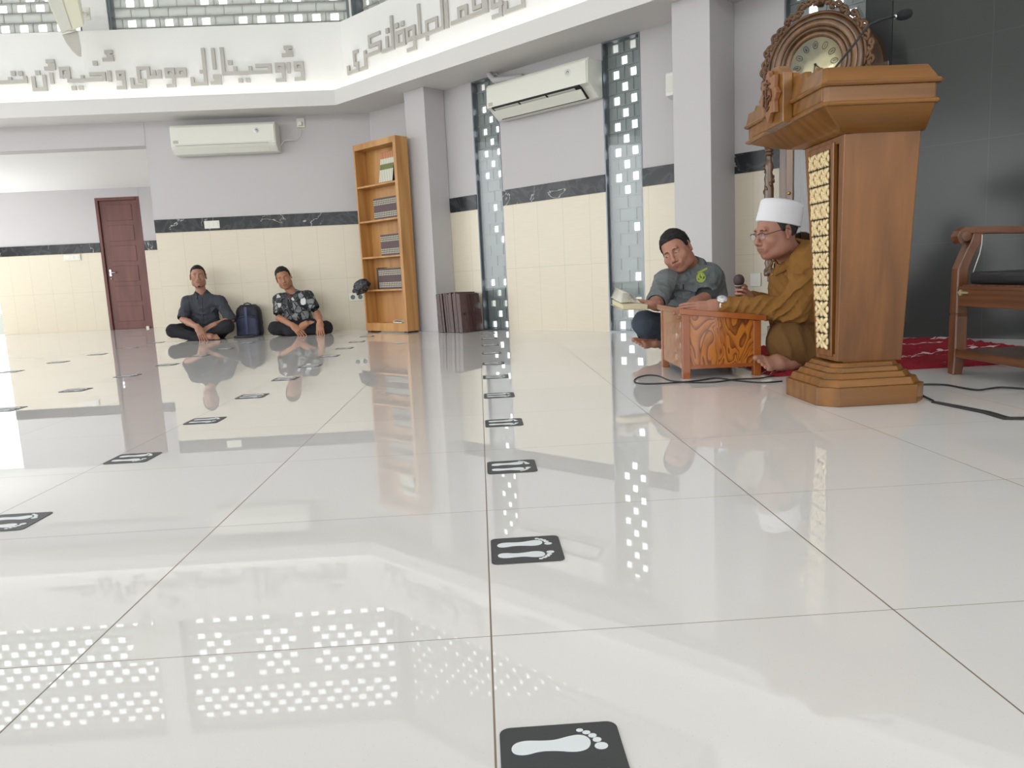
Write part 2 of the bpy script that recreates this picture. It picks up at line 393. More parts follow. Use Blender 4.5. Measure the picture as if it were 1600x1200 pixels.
# aisle behind the opening: far wall, white ceiling, door
DOORX0, DOORX1 = -5.80, -5.13
wall_panel('wall_far_1', -7.42, DOORX0, (0, 11.0, 0), 0, 2.17)
wall_panel('wall_far_2', DOORX1, -3.0, (0, 11.0, 0), 0, 2.17)
m = MB(); m.box(DOORX0, DOORX1, 11.0, 11.14, 2.02, 2.17); struct(m.build('wall_far_3', M['wall']))
struct(MB().box(-9.2, -2.9, 7.951, 11.14, 2.157, 2.2).build('ceiling_aisle', M['white_paint']))
struct(MB().box(-3.46, -3.30, 7.90, 11.0, 0, 2.157).build('wall_aisle_side', M['wall']))
dr = D.objects.new('door_1', None); COL.objects.link(dr); dr.location = (DOORX0, 11.03, 0); struct(dr, 'dark brown panelled door in the far wall')
W = DOORX1-DOORX0
MB().box(0.0, 0.045, -0.03, 0.08, 0, 2.02).box(W-0.045, W, -0.03, 0.08, 0, 2.02).box(0.045, W-0.045, -0.03, 0.08, 1.975, 2.02).build('door_frame', M['door'], dr, 0.004)
m = MB(); m.box(0.047, W-0.047, 0.0, 0.05, 0.0005, 1.973)
for k in range(6):
    z = 0.12+k*0.31; m.box(0.14, W-0.14, -0.008, 0.0, z, z+0.24)
m.build('door_leaf', M['door'], dr, 0.004)
MB().tube([(0.10, 0.0, 0.88), (0.10, -0.05, 0.88), (0.20, -0.055, 0.885)], 0.009).box(0.085, 0.115, -0.012, 0.0, 0.83, 0.93).lathe([(0.014, 0), (0.014, 0.012)], 12, M=Matrix.Rotation(PI/2, 3, 'X'), o=(0.10, 0, 0.79)).build('handle', M['chrome'], dr)
MB().box(W-0.10, W-0.06, -0.06, -0.03, 0.0, 0.03).build('door_stop', M['plastic'], dr)

# ---------------------------------------------------------------- windows of pierced blocks
def screen(mb, x0, x1, z0, z1, cw, rh, hw, hh, y0, y1, openf):
    nr = int(round((z1-z0)/rh)); rh = (z1-z0)/nr
    for r in range(nr):
        zb = z0 + r*rh; za = zb+(rh-hh)/2; zt = za+hh
        off = (cw/2 if r % 2 else 0); xs = []
        x = x0 + cw/2 - off
        k = 0
        while x < x1+cw:
            if x-hw/2 > x0+0.004 and x+hw/2 < x1-0.004 and openf(k, r, (x-x0)/(x1-x0), (zb+rh/2)): xs.append(x)
            x += cw; k += 1
        mb.box(x0, x1, y0, y1, zb, za); mb.box(x0, x1, y0, y1, zt, zb+rh)
        cur = x0
        for x in xs:
            mb.box(cur, x-hw/2, y0, y1, za, zt); cur = x+hw/2
        mb.box(cur, x1, y0, y1, za, zt)
        # raised rims so that each block reads
        x = x0 + cw/2 - off
        while x < x1+cw:
            for (a, b) in ((x-cw/2, x-cw/2+0.008),):
                if a > x0 and b < x1: mb.box(a, b, y0-0.012, y0, zb, zb+rh)
            x += cw
        mb.box(x0, x1, y0-0.012, y0, zb, zb+0.008)
def window(n, x0, x1, z0, z1, loc, rz, cw, rh, hw, hh, openf, depth=0.075, frame=0.012, recess=0.0):
    o = D.objects.new('window_%d' % n, None); COL.objects.link(o); o.location = loc; o.rotation_euler = (0, 0, rz); struct(o)
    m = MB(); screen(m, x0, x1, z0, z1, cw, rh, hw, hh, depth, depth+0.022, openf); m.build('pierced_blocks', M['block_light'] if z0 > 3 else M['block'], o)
    f = MB()
    f.box(x0, x0+frame, recess, depth, z0, z1).box(x1-frame, x1, recess, depth, z0, z1).box(x0+frame, x1-frame, recess, depth, z1-frame, z1).box(x0+frame, x1-frame, recess, depth, z0, z0+frame)
    f.build('window_frame', M['alu'], o)
    MB().box(x0+frame, x1-frame, recess+0.02, recess+0.026, z0+frame, z1-frame).build('pane', M['glass'], o)
    return o
rr = random.Random(3)
def op_strip(k, r, fx, z):
    if 0.95 < z < 1.45: return rr.random() < 0.25
    if 0.5 < z <= 0.95: return rr.random() < 0.22
    return True
def op_strip2(k, r, fx, z):
    if 0.75 < z < 1.15: return rr.random() < 0.3
    if z <= 0.75 and z > .3: return rr.random() < 0.3
    return True
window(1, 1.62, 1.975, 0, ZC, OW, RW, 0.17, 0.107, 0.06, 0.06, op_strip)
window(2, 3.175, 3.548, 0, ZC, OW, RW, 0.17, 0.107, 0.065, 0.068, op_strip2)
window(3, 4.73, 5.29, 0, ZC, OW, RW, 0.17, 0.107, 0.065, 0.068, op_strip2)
def op_high(x0, x1):
    def f(k, r, fx, z):
        x = x0+(x1-x0)*fx
        if 3.52 < z < 3.60: return False
        if 4.22 < z < 4.36: return False
        if -3.25 < x < -2.95 and 3.6 < z < 4.22: return False
        if -2.45 < x < -2.2 and 3.6 < z < 4.22: return False
        if z > 4.8: return False
        return rr.random() < 0.97
    return f
yw = 7.3+0.40
window(4, -3.82, -1.24, 3.30, 4.86, (0, yw, 0), 0, 0.20, 0.103, 0.092, 0.078, op_high(-3.82, -1.2), 0.10, 0.03)
window(5, -7.6, -4.10, 3.30, 4.86, (0, yw, 0), 0, 0.20, 0.103, 0.095, 0.08, op_high(-7.6, -4.1), 0.14, 0.03)
window(6, -9.15, -7.8, 3.30, 4.86, (0, yw, 0), 0, 0.20, 0.103, 0.095, 0.08, op_high(-9.2, -7.8), 0.14, 0.03)
struct(MB().box(-4.10, -3.82, yw-0.02, yw+0.2, 3.30, 4.86).build('wall_high_pier_1', M['white_paint']))
struct(MB().box(-7.8, -7.6, yw-0.02, yw+0.2, 3.30, 4.86).build('wall_high_pier_2', M['white_paint']))
cw2 = Vector((CR.x+0.40*tn, yw, 0))
window(7, 0.03, 4.2, 3.30, 4.86, cw2, RW, 0.20, 0.103, 0.06, 0.06, lambda k, r, fx, z: (z < 4.2 or z > 4.35) and rr.random() < 0.85, 0.14, 0.03)

# ---------------------------------------------------------------- raised Arabic inscription
def inscription(label, strokes, A, n, udir, origin, rz, wst=0.036, out=0.022):
    t = thing('arabic_inscription', label, 'inscription', origin, rz)
    Ri = Matrix.Rotation(-rz, 3, 'Z')
    for grp in strokes:
        m = MB(); kk = 0
        for (ox, oy, scl, pts) in grp:
            q = []
            for (x, y) in pts:
                P = Ri @ (onp(ox+x/scl, oy+y/scl, A, n)-Vector(origin)); q.append([P.x, P.z])
            if len(q) == 1:
                x, z = q[0]; h = wst*0.62; m.box(x-h, x+h, -out, -0.0005, z-h, z+h); continue
            for i in range(1, len(q)):
                if abs(q[i][0]-q[i-1][0]) > abs(q[i][1]-q[i-1][1]): q[i][1] = q[i-1][1]
                else: q[i][0] = q[i-1][0]
            for (a, b) in zip(q[:-1], q[1:]):
                h = wst/2 - 0.00021*kk; kk += 1
                m.box(min(a[0], b[0])-h, max(a[0], b[0])+h, -out+0.0004*kk, -0.0005-0.0001*kk, min(a[1], b[1])-h, max(a[1], b[1])+h)
        m.build('letter', M['letter'], t)
    return t
def g1(*pl): return [(0, 0, 4.0, p) for p in pl]
def g2(*pl): return [(200, 40, 4.0, p) for p in pl]
def g3(*pl): return [(520, 0, 5.0, p) for p in pl]
LA = [
 g1([(-120, 522), (165, 510), (165, 488)], [(70, 515), (70, 495)], [(-30, 518), (-30, 500)], [(87, 460)], [(133, 460)]),
 g1([(212, 490), (222, 562), (290, 560), (290, 480)], [(240, 457)]),
 g1([(325, 467), (330, 515)]), g1([(302, 385), (332, 385)], [(314, 385), (316, 430)], [(316, 408), (338, 408)], [(292, 430), (340, 427)]),
 g1([(390, 482), (388, 432), (428, 432), (438, 507), (655, 495), (652, 462), (572, 465)], [(390, 480), (430, 480)], [(522, 505), (520, 482)], [(598, 397)], [(466, 553)], [(511, 551)]),
 g1([(685, 455), (692, 502)]), g1([(668, 328), (696, 328)], [(680, 328), (682, 372)], [(682, 355), (700, 355)], [(655, 375), (704, 373)]),
 g1([(738, 455), (772, 452), (782, 550), (745, 552)], [(738, 455), (742, 492), (776, 490)]),
 g1([(828, 500), (832, 545), (908, 543), (903, 505), (874, 500), (870, 430), (928, 430), (936, 485), (1004, 482), (1002, 448)], [(970, 482), (968, 450)]),
 g1([(1042, 438), (1082, 438), (1084, 478), (1046, 480), (1042, 438)], [(1113, 436), (1155, 434), (1158, 475), (1118, 477), (1113, 436)], [(1046, 480), (1158, 475)], [(1086, 478), (1094, 537), (1054, 538)]),
 g1([(1270, 314), (1298, 525), (1208, 530), (1204, 495)], [(1262, 450), (1284, 448)]),
 g1([(1332, 314), (1350, 425)], [(1345, 480), (1374, 478)], [(1352, 478), (1354, 520)], [(1354, 500), (1376, 499)], [(1330, 522), (1378, 520)]),
 g2([(587, 150), (608, 302), (890, 290), (886, 250), (808, 255)], [(674, 298), (672, 268)], [(768, 293), (767, 265)], [(640, 233)], [(706, 345)], [(752, 342)]),
 g2([(930, 246), (970, 243), (976, 342), (937, 343)], [(930, 246), (934, 284), (972, 282)]),
 g2([(1004, 242), (1010, 288)]),
 g2([(985, 140), (1016, 140)], [(997, 140), (999, 186)], [(999, 166), (1020, 164)], [(974, 187), (1022, 184)]),
 g2([(1047, 238), (1088, 236), (1096, 335), (1054, 338)], [(1047, 238), (1052, 276), (1092, 274)]),
]
inscription('raised grey Arabic lettering on the white band facing the hall', LA, (0, 7.5, 0), (0, 1, 0), None, (-3.0, 7.5, 0), 0)
LB = [
 g3([(130, 530), (136, 575), (203, 552), (198, 498), (180, 500), (172, 412), (196, 405)]),
 g3([(230, 543), (268, 528), (262, 410)], [(268, 440), (378, 405), (370, 335), (296, 355), (288, 292), (368, 264)]),
 g3([(465, 140), (480, 375), (400, 402)], [(430, 300), (438, 388)], [(434, 242)]),
 g3([(512, 262), (563, 245), (568, 338), (516, 358), (512, 262)], [(508, 202)], [(552, 186)]),
 g3([(600, 395), (652, 378), (640, 212), (588, 232), (596, 312), (648, 295)], [(650, 300), (690, 282), (668, 50)], [(690, 288), (868, 215), (850, -30)], [(742, 262), (748, 305)], [(742, 250), (738, 175), (816, 148), (826, 232)]),
 g3([(890, -30), (908, 205)]),
 g3([(945, 185), (1190, 95), (1172, -20)], [(998, 165), (990, 75), (1048, 50), (1056, 142)], [(1105, -20), (1112, 68), (1160, 50)]),
 g3([(1205, -20), (1220, 80)]),
 g3([(1255, -20), (1264, 52), (1325, 32)], [(1315, -20), (1330, 112), (1264, 136)]),
 g3([(1360, 30), (1372, 94), (1496, 48), (1488, -20)]),
]
inscription('raised grey Arabic lettering on the slanting stretch of white band', LB, (0, 6.183, 0), (1, 1, 0), None, (OW.x-0.3232/R2+1.0, OW.y-0.3232/R2-1.0, 0), RW)

struct(MB().prism([(-1.24, yw), (cw2.x, yw), (cw2.x+0.02, yw-0.02), (cw2.x+0.15, yw+0.2), (-1.24, yw+0.2)], 3.30, 4.86, 0, 'z').build('wall_high_pier_3', M['white_paint']))
# ================================================================== THINGS OF THE ROOM
# ---- footprint stickers
def foot_pts(sx):
    out = []
    prof = [(-0.050, 0.000), (-0.046, 0.010), (-0.034, 0.0145), (-0.015, 0.012), (0.000, 0.0115), (0.016, 0.017), (0.029, 0.019), (0.038, 0.013), (0.040, 0.002), (0.034, -0.009), (0.020, -0.012), (0.000, -0.007), (-0.018, -0.006), (-0.034, -0.0115), (-0.046, -0.009)]
    return [(x, y*sx) for x, y in prof]
def smooth_poly(p, n=3):
    for _ in range(n):
        q = []
        for i in range(len(p)):
            a, b = p[i], p[(i+1) % len(p)]; q += [(a[0]*.75+b[0]*.25, a[1]*.75+b[1]*.25), (a[0]*.25+b[0]*.75, a[1]*.25+b[1]*.75)]
        p = q
    return p
def round_rect(hx, hy, r, n=5):
    p = []
    for cx, cy, a0 in ((hx-r, hy-r, 0), (-hx+r, hy-r, PI/2), (-hx+r, -hy+r, PI), (hx-r, -hy+r, 1.5*PI)):
        for k in range(n+1):
            a = a0+PI/2*k/n; p.append((cx+r*math.cos(a), cy+r*math.sin(a)))
    return p
M['sticker'] = plain('black_sticker', (62, 63, 66), 0.45, var=0.06, vs=60)
M['stickw'] = plain('sticker_white', (232, 238, 240), 0.5, var=0.01)
def sticker():
    t = thing('footprint_sticker', '', 'sticker')
    MB().prism(round_rect(0.0675, 0.0675, 0.012), 0.0004, 0.0016, 0, 'z').build('black_square', M['sticker'], t)
    for sg in (1, -1):
        f = MB(); f.prism([(x-0.006, y+sg*0.0265) for x, y in smooth_poly(foot_pts(sg), 2)], 0.0016, 0.0021, 0, 'z')
        toes = [(0.0465, 0.004, 0.0085, 0.0065), (0.0400, 0.0125, 0.0052, 0.0045), (0.0360, 0.0195, 0.0048, 0.0040), (0.0305, 0.0255, 0.0046, 0.0036), (0.0240, 0.0300, 0.0042, 0.0033)]
        toes = [(0.0500, -0.004, 0.0075, 0.0062), (0.0470, 0.0075, 0.0050, 0.0042), (0.0430, 0.0155, 0.0048, 0.0038), (0.0370, 0.0220, 0.0046, 0.0034), (0.0300, 0.0270, 0.0040, 0.0030)]
        for (x, y, rx, ry) in toes:
            f.prism([(x-0.006+rx*math.cos(a), sg*(0.0265+y)+ry*math.sin(a)) for a in [2*PI*k/12 for k in range(12)]], 0.0016, 0.0021, 0, 'z')
        f.build('footprint', M['stickw'], t)
    return t
st0 = sticker(); used = False
colx = [(0.073, [-0.298+0.638*k for k in range(11)], 'row straight ahead'), (-1.128, [0.728+0.641*k for k in range(10)], 'second'), (-2.31, [1.385+0.635*k for k in range(9)], 'third'), (-3.50, [2.10+0.64*k for k in range(9)], 'fourth')]
nth = ['nearest', 'second nearest', 'third nearest', 'fourth nearest', 'fifth nearest', 'sixth nearest', 'seventh nearest', 'eighth nearest', 'ninth nearest', 'tenth nearest', 'farthest']
rown = ['the row running straight ahead down the middle of the floor', 'the row just left of the middle, pointing to the two seated men', 'the row ending before the man in the plain dark shirt', 'the leftmost row of footprints']
def vis(x, y):
    v = Vector((x, y, 0))-CAM; c = v.dot(_F); px = 800+FPX*v.dot(_R)/c; py = 600-FPX*v.dot(_U)/c
    return -30 < px < 1630 and py < 1230
for ci, (X, ys, nm) in enumerate(colx):
    ys = [y for y in ys if vis(X, y)]
    for i, y in enumerate(ys):
        o = copy_tree(st0)
        o.location = (X, y, 0)
        nn = 'farthest' if i == len(ys)-1 else nth[i]
        o['label'] = 'black square sticker with white footprints, %s in %s' % (nn, ['the centre row', 'the row left of centre', 'the third row from centre', 'the leftmost row'][ci])
        o['group'] = 'footprint stickers on the floor'
for ch in [x for x in D.objects if x.parent == st0]: D.objects.remove(ch)
D.objects.remove(st0)

# ---- air conditioners
def air_con(label, loc, rz, Wd, openf=False):
    t = thing('air_conditioner', label, 'air conditioner', loc, rz)
    H = 0.305; h = Wd/2
    pr = [(-0.001, 0), (-0.001, H), (-0.185, H), (-0.205, H-0.02), (-0.212, 0.085), (-0.195, 0.055), (-0.13, 0.0)]
    if openf: pr = [(-0.001, 0), (-0.001, H), (-0.185, H), (-0.205, H-0.02), (-0.212, 0.10), (-0.170, 0.085), (-0.06, 0.0)]
    MB().prism([(a, b) for a, b in pr], -h, h, 0, 'x').build('body', M['plastic'], t, 0.008, 3)
    MB().box(-h+0.012, h-0.012, -0.2165, -0.208, 0.098, H-0.03).build('front_panel', M['plastic'], t, 0.003)
    lv = MB(); 
    if openf:
        a = MB(); a.prism([(-0.2135, 0.104), (-0.165, 0.090), (-0.068, 0.012), (-0.080, 0.004), (-0.180, 0.070), (-0.2175, 0.088)], -h+0.07, h-0.09, 0, 'x'); a.build('outlet', M['dark'], t)
        for k in range(3):
            x0 = -h+0.09+k*(Wd-0.21)/3; lv.box(x0, x0+(Wd-0.21)/3-0.012, -0.225, -0.221, 0.02, 0.075, M=Matrix.Rotation(0.0, 3, 'X'))
        lv2 = MB(); lv2.prism([(-0.205, 0.062), (-0.20, 0.064), (-0.125, 0.0), (-0.13, -0.004)], -h+0.07, h-0.08, 0, 'x'); lv2.build('louver_flap', M['plastic'], t, 0.001)
        for k in range(3):
            x0 = -h+0.085+k*(Wd-0.21)/3
            MB().prism([(-0.206, 0.082), (-0.203, 0.086), (-0.165, 0.068), (-0.168, 0.064)], x0, x0+(Wd-0.21)/3-0.02, 0, 'x').build('vane', M['plastic'], t, 0.001)
    else:
        MB().prism([(-0.2135, 0.083), (-0.2145, 0.079), (-0.147, 0.004), (-0.142, 0.004)], -h+0.06, h-0.085, 0, 'x').build('louver_flap', M['plastic'], t, 0.001)
        MB().prism([(-0.2125, 0.0875), (-0.2155, 0.0875), (-0.2155, 0.0845), (-0.2125, 0.0845)], -h+0.05, h-0.08, 0, 'x').build('seam', M['plastic_grey'], t)
    x = h-0.20; b = MB(); b.lathe([(0.030, 0), (0.030, 0.0012)], 24, 0, (x, -0.2168, 0.215), Matrix.Rotation(PI/2, 3, 'X'))
    b.lathe([(0.014, 0.0012), (0.014, 0.0020)], 20, 1, (x, -0.2168, 0.215), Matrix.Rotation(PI/2, 3, 'X')); b.lathe([(0.009, 0.002), (0.009, 0.0026)], 16, 0, (x, -0.2168, 0.212), Matrix.Rotation(PI/2, 3, 'X'))
    b.build('round_badge', [plain('badge_white', (240, 240, 238), 0.3), M['plastic_grey']], t)
    b = MB()
    for k in range(3): b.box(-h+0.03, -h+0.085, -0.2175, -0.2165, 0.112+k*0.011, 0.117+k*0.011)
    b.build('printed_label', M['plastic_grey'], t)
    return t
air_con('white split air conditioner high on the wall above the two men seated at the back', (-2.68, 7.749, 2.013), 0, 1.13)
P = wallp(2.60, 0.001, 1.965)
ac2 = air_con('white split air conditioner with open louver between the two pierced glass strips', P, RW, 1.16, True)
ac2.rotation_euler = (0, 0.0, RW)
p = MB(); p.tube([wallp(2.35, 0.06, 2.302), wallp(2.20, 0.07, 2.312), wallp(2.02, 0.09, 2.335), wallp(1.96, 0.10, 2.405)], 0.028, 10)
p.tube([wallp(2.45, 0.03, 2.305), wallp(2.25, 0.04, 2.335), wallp(2.05, 0.05, 2.36), wallp(2.01, 0.06, 2.405)], 0.012, 8)
tag(p.build('refrigerant_pipe', M['wall']), 'pale wrapped pipe bending up to the soffit behind the open air conditioner', 'pipe')
# cable and socket beside the first unit
c = Vector((onp(470, 192, (0, 7.75, 0), (0, 1, 0))))
so = thing('wall_socket', 'white single socket with a plug in it, high up beside the back air conditioner', 'socket', (c.x, 7.749, c.z))
MB().box(-0.045, 0.045, -0.012, 0, -0.05, 0.05).build('plate', M['plastic'], so, 0.004)
MB().box(-0.02, 0.02, -0.045, -0.012, -0.035, 0.008).build('plug', M['plastic'], so, 0.006)
pts = [onp(x, y, (0, 7.72, 0), (0, 1, 0)) for x, y in ((470, 201), (469, 212), (463, 219), (452, 219), (444, 220), (440, 226), (436, 232))]
tag(MB().tube(pts, 0.005, 6).build('power_cable', M['plastic']), 'thin white cable hanging between the high socket and the air conditioner', 'cable')
def plate(name, label, cat, loc, rz, hx, hz, kind):
    t = thing(name, label, cat, loc, rz)
    MB().box(-hx, hx, -0.010, 0, -hz, hz).build('plate', M['plastic'], t, 0.003)
    if kind == 'sockets':
        for sx in (-1, 1):
            b = MB(); b.lathe([(0.026, 0), (0.026, 0.004), (0.020, 0.004), (0.018, 0.0015), (0, 0.0015)], 20, 0, (sx*hx*0.5, -0.010, 0), Matrix.Rotation(PI/2, 3, 'X')); b.build('socket_ring', M['plastic_grey'], t)
    if kind == 'switch':
        n = 3
        for k in range(n): MB().box(-hx*0.85+k*hx*0.57, -hx*0.85+(k+1)*hx*0.57-0.004, -0.014, -0.010, -hz*0.6, hz*0.6).build('rocker', M['plastic'], t, 0.001)
    return t
plate('wall_socket', 'white double socket low on the back wall beside the bookcase', 'socket', (-1.405, 7.749, 0.376), 0, 0.085, 0.045, 'sockets')
plate('light_switch', 'white switch plate set into the black marble band above the man in dark shirt', 'switch', (-2.96, 7.743, 1.266), 0, 0.085, 0.043, 'switch')
c = onp(113, 402.5, (0, 10.99, 0), (0, 1, 0))
plate('light_switch', 'white switch plate on the far aisle wall left of the brown door', 'switch', (c.x, 10.99, c.z), 0, 0.125, 0.045, 'switch')
plate('wall_socket', 'white single socket behind the microphone on the slanting wall', 'socket', wallp(4.52, 0.001, 0.41), RW, 0.042, 0.05, 'sockets1')
# small white box on the wall next to the column
c = wallp(3.875, 0.001, 1.93)
t = thing('wall_box', 'small white tapering box on the wall left of the nearer column', 'wall box', c, RW)
MB().prism([(-0.0, -0.10), (-0.09, -0.085), (-0.085, 0.085), (0.0, 0.10)], -0.045, 0.045, 0, 'x').build('housing', M['white_paint'], t, 0.006)
MB().box(-0.035, 0.035, -0.092, -0.088, -0.06, 0.06).build('grille', M['plastic'], t)

# ---- wall loudspeaker on the pier between the high windows
t = thing('loudspeaker', 'cream wedge-shaped wall loudspeaker hanging over the lettered band', 'loudspeaker', (-3.62, 6.95, 2.85))
def q(x, y, Y): 
    v = at(x, y, Y)-Vector((-3.62, 6.95, 2.85)); return v
front = [q(68, -12, 6.75), q(92, -12, 6.72), q(112, 45, 6.72), q(96, 53, 6.75)]
m = MB(); m.loft([[q(68, -14, 6.80), q(118, -14, 6.80), q(131, 41, 6.80), q(96, 53, 6.80)], [q(78, -14, 7.05), q(124, -14, 7.05), q(132, 36, 7.05), q(106, 46, 7.05)]], 0, True, False)
m.build('cabinet', plain('cream_plastic', (226, 222, 200), 0.45, var=0.01), t, 0.006)
m = MB(); m.loft([[q(72, -10, 6.792), q(94, -10, 6.792), q(112, 45, 6.792), q(97, 51, 6.792)], [q(72, -10, 6.799), q(94, -10, 6.799), q(112, 45, 6.799), q(97, 51, 6.799)]], 0, True, False); m.build('grille', plain('speaker_grille', (214, 214, 204), 0.6, var=0.05, vs=90), t)
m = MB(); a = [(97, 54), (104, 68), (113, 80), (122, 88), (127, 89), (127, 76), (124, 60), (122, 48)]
m.loft([[q(x, y, 6.86) for x, y in a], [q(x, y, 6.90) for x, y in a]], 0, True, False); m.build('shadow_piece', plain('shadow_grey', (196, 193, 184), 0.5, var=0.02), t, 0.004)  # grey solid in the shape of the cabinet's cast shadow
m = MB(); m.tube([q(128, 20, 7.03), q(133, 22, 7.2), q(134, 22, 7.52)], 0.016); m.box(*(lambda c: (c.x-0.05, c.x+0.05, c.y-0.02, c.y, c.z-0.06, c.z+0.06))(q(134, 22, 7.49))); m.build('bracket', M['plastic'], t)

# ---- bookcase
BS0, BS1, BOUT, BD = 0.298, 1.0, (SUM-5.96)/R2, 0.157
bc = thing('bookcase', 'tall open oak bookcase with five bays standing against the column', 'bookcase', wallp(BS0, BOUT, 0), RW)
bw = BS1-BS0; BH = 1.965; zs = [0.10, 0.455, 0.80, 1.175, 1.535]
MB().box(0, 0.022, 0, BD, 0.015, BH).build('side_panel', M['oak'], bc, 0.002)
MB().box(bw-0.045, bw, 0, BD, 0.015, BH).build('side_panel', M['oak'], bc, 0.002)
MB().box(0.022, bw-0.045, BD-0.008, BD, 0.1, BH).build('back_panel', M['oak'], bc)
MB().box(0.022, bw-0.045, 0.0, BD-0.008, BH-0.06, BH-0.001).build('top_panel', M['oak'], bc)
MB().box(0.022, bw-0.045, 0.002, 0.02, 0.015, 0.085).build('plinth', M['oak'], bc)
for z in zs: MB().box(0.022, bw-0.045, 0.004, BD-0.008, z-0.018, z).build('shelf', M['oak'], bc, 0.001)
for x in (0.03, bw-0.05): MB().box(x-0.02, x+0.04, 0.01, BD-0.01, 0, 0.015).build('foot', M['dark'], bc)
# books
M['bk_maroon'] = plain('maroon_spine', (88, 66, 68), 0.5, var=0.08)
M['bk_cream'] = plain('cream_tooling', (176, 176, 156), 0.5, var=0.1)
M['bk_paper'] = plain('paper', (226, 222, 208), 0.7)
M['bk_green'] = plain('green_spine', (112, 122, 62), 0.5, var=0.1)
M['bk_white'] = plain('white_spine', (214, 212, 196), 0.5, var=0.05)
M['bk_orange'] = plain('orange_spine', (196, 130, 84), 0.5, var=0.05)
M['bk_dark'] = plain('dark_cover', (48, 38, 40), 0.5)
def book_mesh(w, h, d, style):
    m = MB(); m.box(0, w, 0, d, 0, h, 0)                     # cover
    m.box(0.002, w-0.002, 0.004, d+0.001, 0.003, h+0.0006, 1)  # leaves at the top and back
    e = -0.0008
    if style == 'set':
        for z0, z1 in ((0.09, 0.15), (0.18, 0.24), (0.27, 0.33), (0.67, 0.73), (0.76, 0.82), (0.85, 0.91)): m.box(0.003, w-0.003, e, 0.001, h*z0, h*z1, 2)
    if style == 'light':
        m.box(0.002, w-0.002, e, 0.001, 0.002, h*0.42, 2); m.box(0.002, w-0.002, e, 0.001, h*0.42, h*0.6, 3); m.box(0.002, w-0.002, e, 0.001, h*0.6, h*0.78, 2); m.box(0.002, w-0.002, e, 0.001, h*0.78, h*0.99, 4)
    return m
def shelf_books(n, s_right, w, h, z, style, where, grp, first_dark=False, lean=0.0):
    proto = None; o0 = None
    ords = ['first', 'second', 'third', 'fourth', 'fifth', 'sixth', 'seventh', 'eighth', 'ninth', 'tenth', 'eleventh', 'twelfth', 'thirteenth', 'fourteenth', 'fifteenth']
    for k in range(n):
        dk = first_dark and k == n-1
        if o0 is None or dk:
            mats = [M['bk_dark'] if (dk or style == 'light') else M['bk_maroon'], M['bk_paper'], M['bk_cream'] if style == 'set' else M['bk_white'], M['bk_green'], M['bk_orange']]
            o = book_mesh(w-0.001, h*(1.05 if dk else 1), 0.115, 'none' if dk else style).build('book', mats); 
            if o0 is None: o0 = o
        else:
            o = o0.copy(); COL.objects.link(o)
        s = s_right - (k+1)*w
        P = wallp(BS0+s, BOUT-0.022, z+0.0005)
        o.location = P; o.rotation_euler = (0, 0, RW)
        if lean:
            P = wallp(BS0+s, BOUT-0.022, z+0.007)
            o.location = P; o.rotation_euler = (Matrix.Rotation(RW, 3, 'Z') @ Matrix.Rotation(lean, 3, 'Y')).to_euler()
        kind = {'set': 'maroon volume with cream-tooled spine', 'light': 'thin pale book with green banded spine'}[style]
        if dk: kind = 'plain dark-covered volume'
        tag(o, '%s, %s from right, %s bookcase shelf' % (kind, ords[k], where), 'book', grp)
ri = bw-0.047
shelf_books(8, ri-0.062, 0.0275, 0.30, zs[4], 'light', 'top', 'leaning books on the top shelf', lean=0.22)
shelf_books(14, ri, 0.0285, 0.215, zs[3], 'set', 'second', 'bound volumes on the second shelf')
shelf_books(12, ri, 0.0270, 0.215, zs[2], 'set', 'third', 'bound volumes on the third shelf')
shelf_books(15, ri, 0.0285, 0.215, zs[1], 'set', 'fourth', 'bound volumes on the fourth shelf', first_dark=True)
# folded white papers on the bottom shelf
m = MB(); rg = []
for k in range(9):
    a = k/8; rg.append([Vector((-0.09+0.18*a, 0, 0.012+0.022*math.sin(PI*a*1.1)+0.004*math.sin(9*a))), Vector((-0.09+0.18*a, 0.10, 0.010+0.018*math.sin(PI*a)))])
v = [p for r in rg for p in r]; fs = [(2*i, 2*i+1, 2*i+3, 2*i+2) for i in range(8)]; m.add(v, fs); 
m.box(-0.095, 0.05, 0.005, 0.11, 0.0, 0.010)
o = m.build('folded_paper', M['bk_paper']); o.location = wallp(BS0+bw-0.18, BOUT-0.03, zs[0]+0.001); o.rotation_euler = (0, 0, RW)
md = o.modifiers.new('so', 'SOLIDIFY'); md.thickness = 0.004
tag(o, 'loose white folded papers on the bottom shelf of the bookcase', 'paper')

# ---- stack of folded book stands leaning together
proto = None
for k in range(11):
    if proto is None:
        t = thing('folding_book_stand', '', 'book stand')
        m = MB(); pr = [(0.0, 0), (0.29, 0), (0.27, 0.385), (0.0, 0.392)]
        m.prism(pr, 0, 0.013, 0, 'x'); m.build('board', M['rehal'], t, 0.003)
        m = MB(); m.prism([(a, b) for a, b in pr], 0.0145, 0.0275, 0, 'x'); m.build('board', M['rehal'], t, 0.003)
        m = MB(); m.box(-0.002, 0.0285, 0.03, 0.06, 0.17, 0.20).box(-0.002, 0.0285, 0.10, 0.13, 0.17, 0.20).box(-0.002, 0.0285, 0.17, 0.20, 0.17, 0.20); m.build('hinge', M['dark'], t, 0.004)
        proto = t
    else: t = copy_tree(proto)
    sS = 1.345 + k*0.0325
    t.location = wallp(sS, 0.36+random.uniform(-.012, .012), 0.0); t.scale = (1, 1, random.uniform(.97, 1.02)); 
    t.rotation_euler = Euler((0, -0.07+0.002*k, RW))
    ords = ['first', 'second', 'third', 'fourth', 'fifth', 'sixth', 'seventh', 'eighth', 'ninth', 'tenth', 'eleventh', 'last']
    t['label'] = 'dark mahogany folding book stand, %s from left in the row' % ords[k]
    t['group'] = 'folded book stands standing in a row'

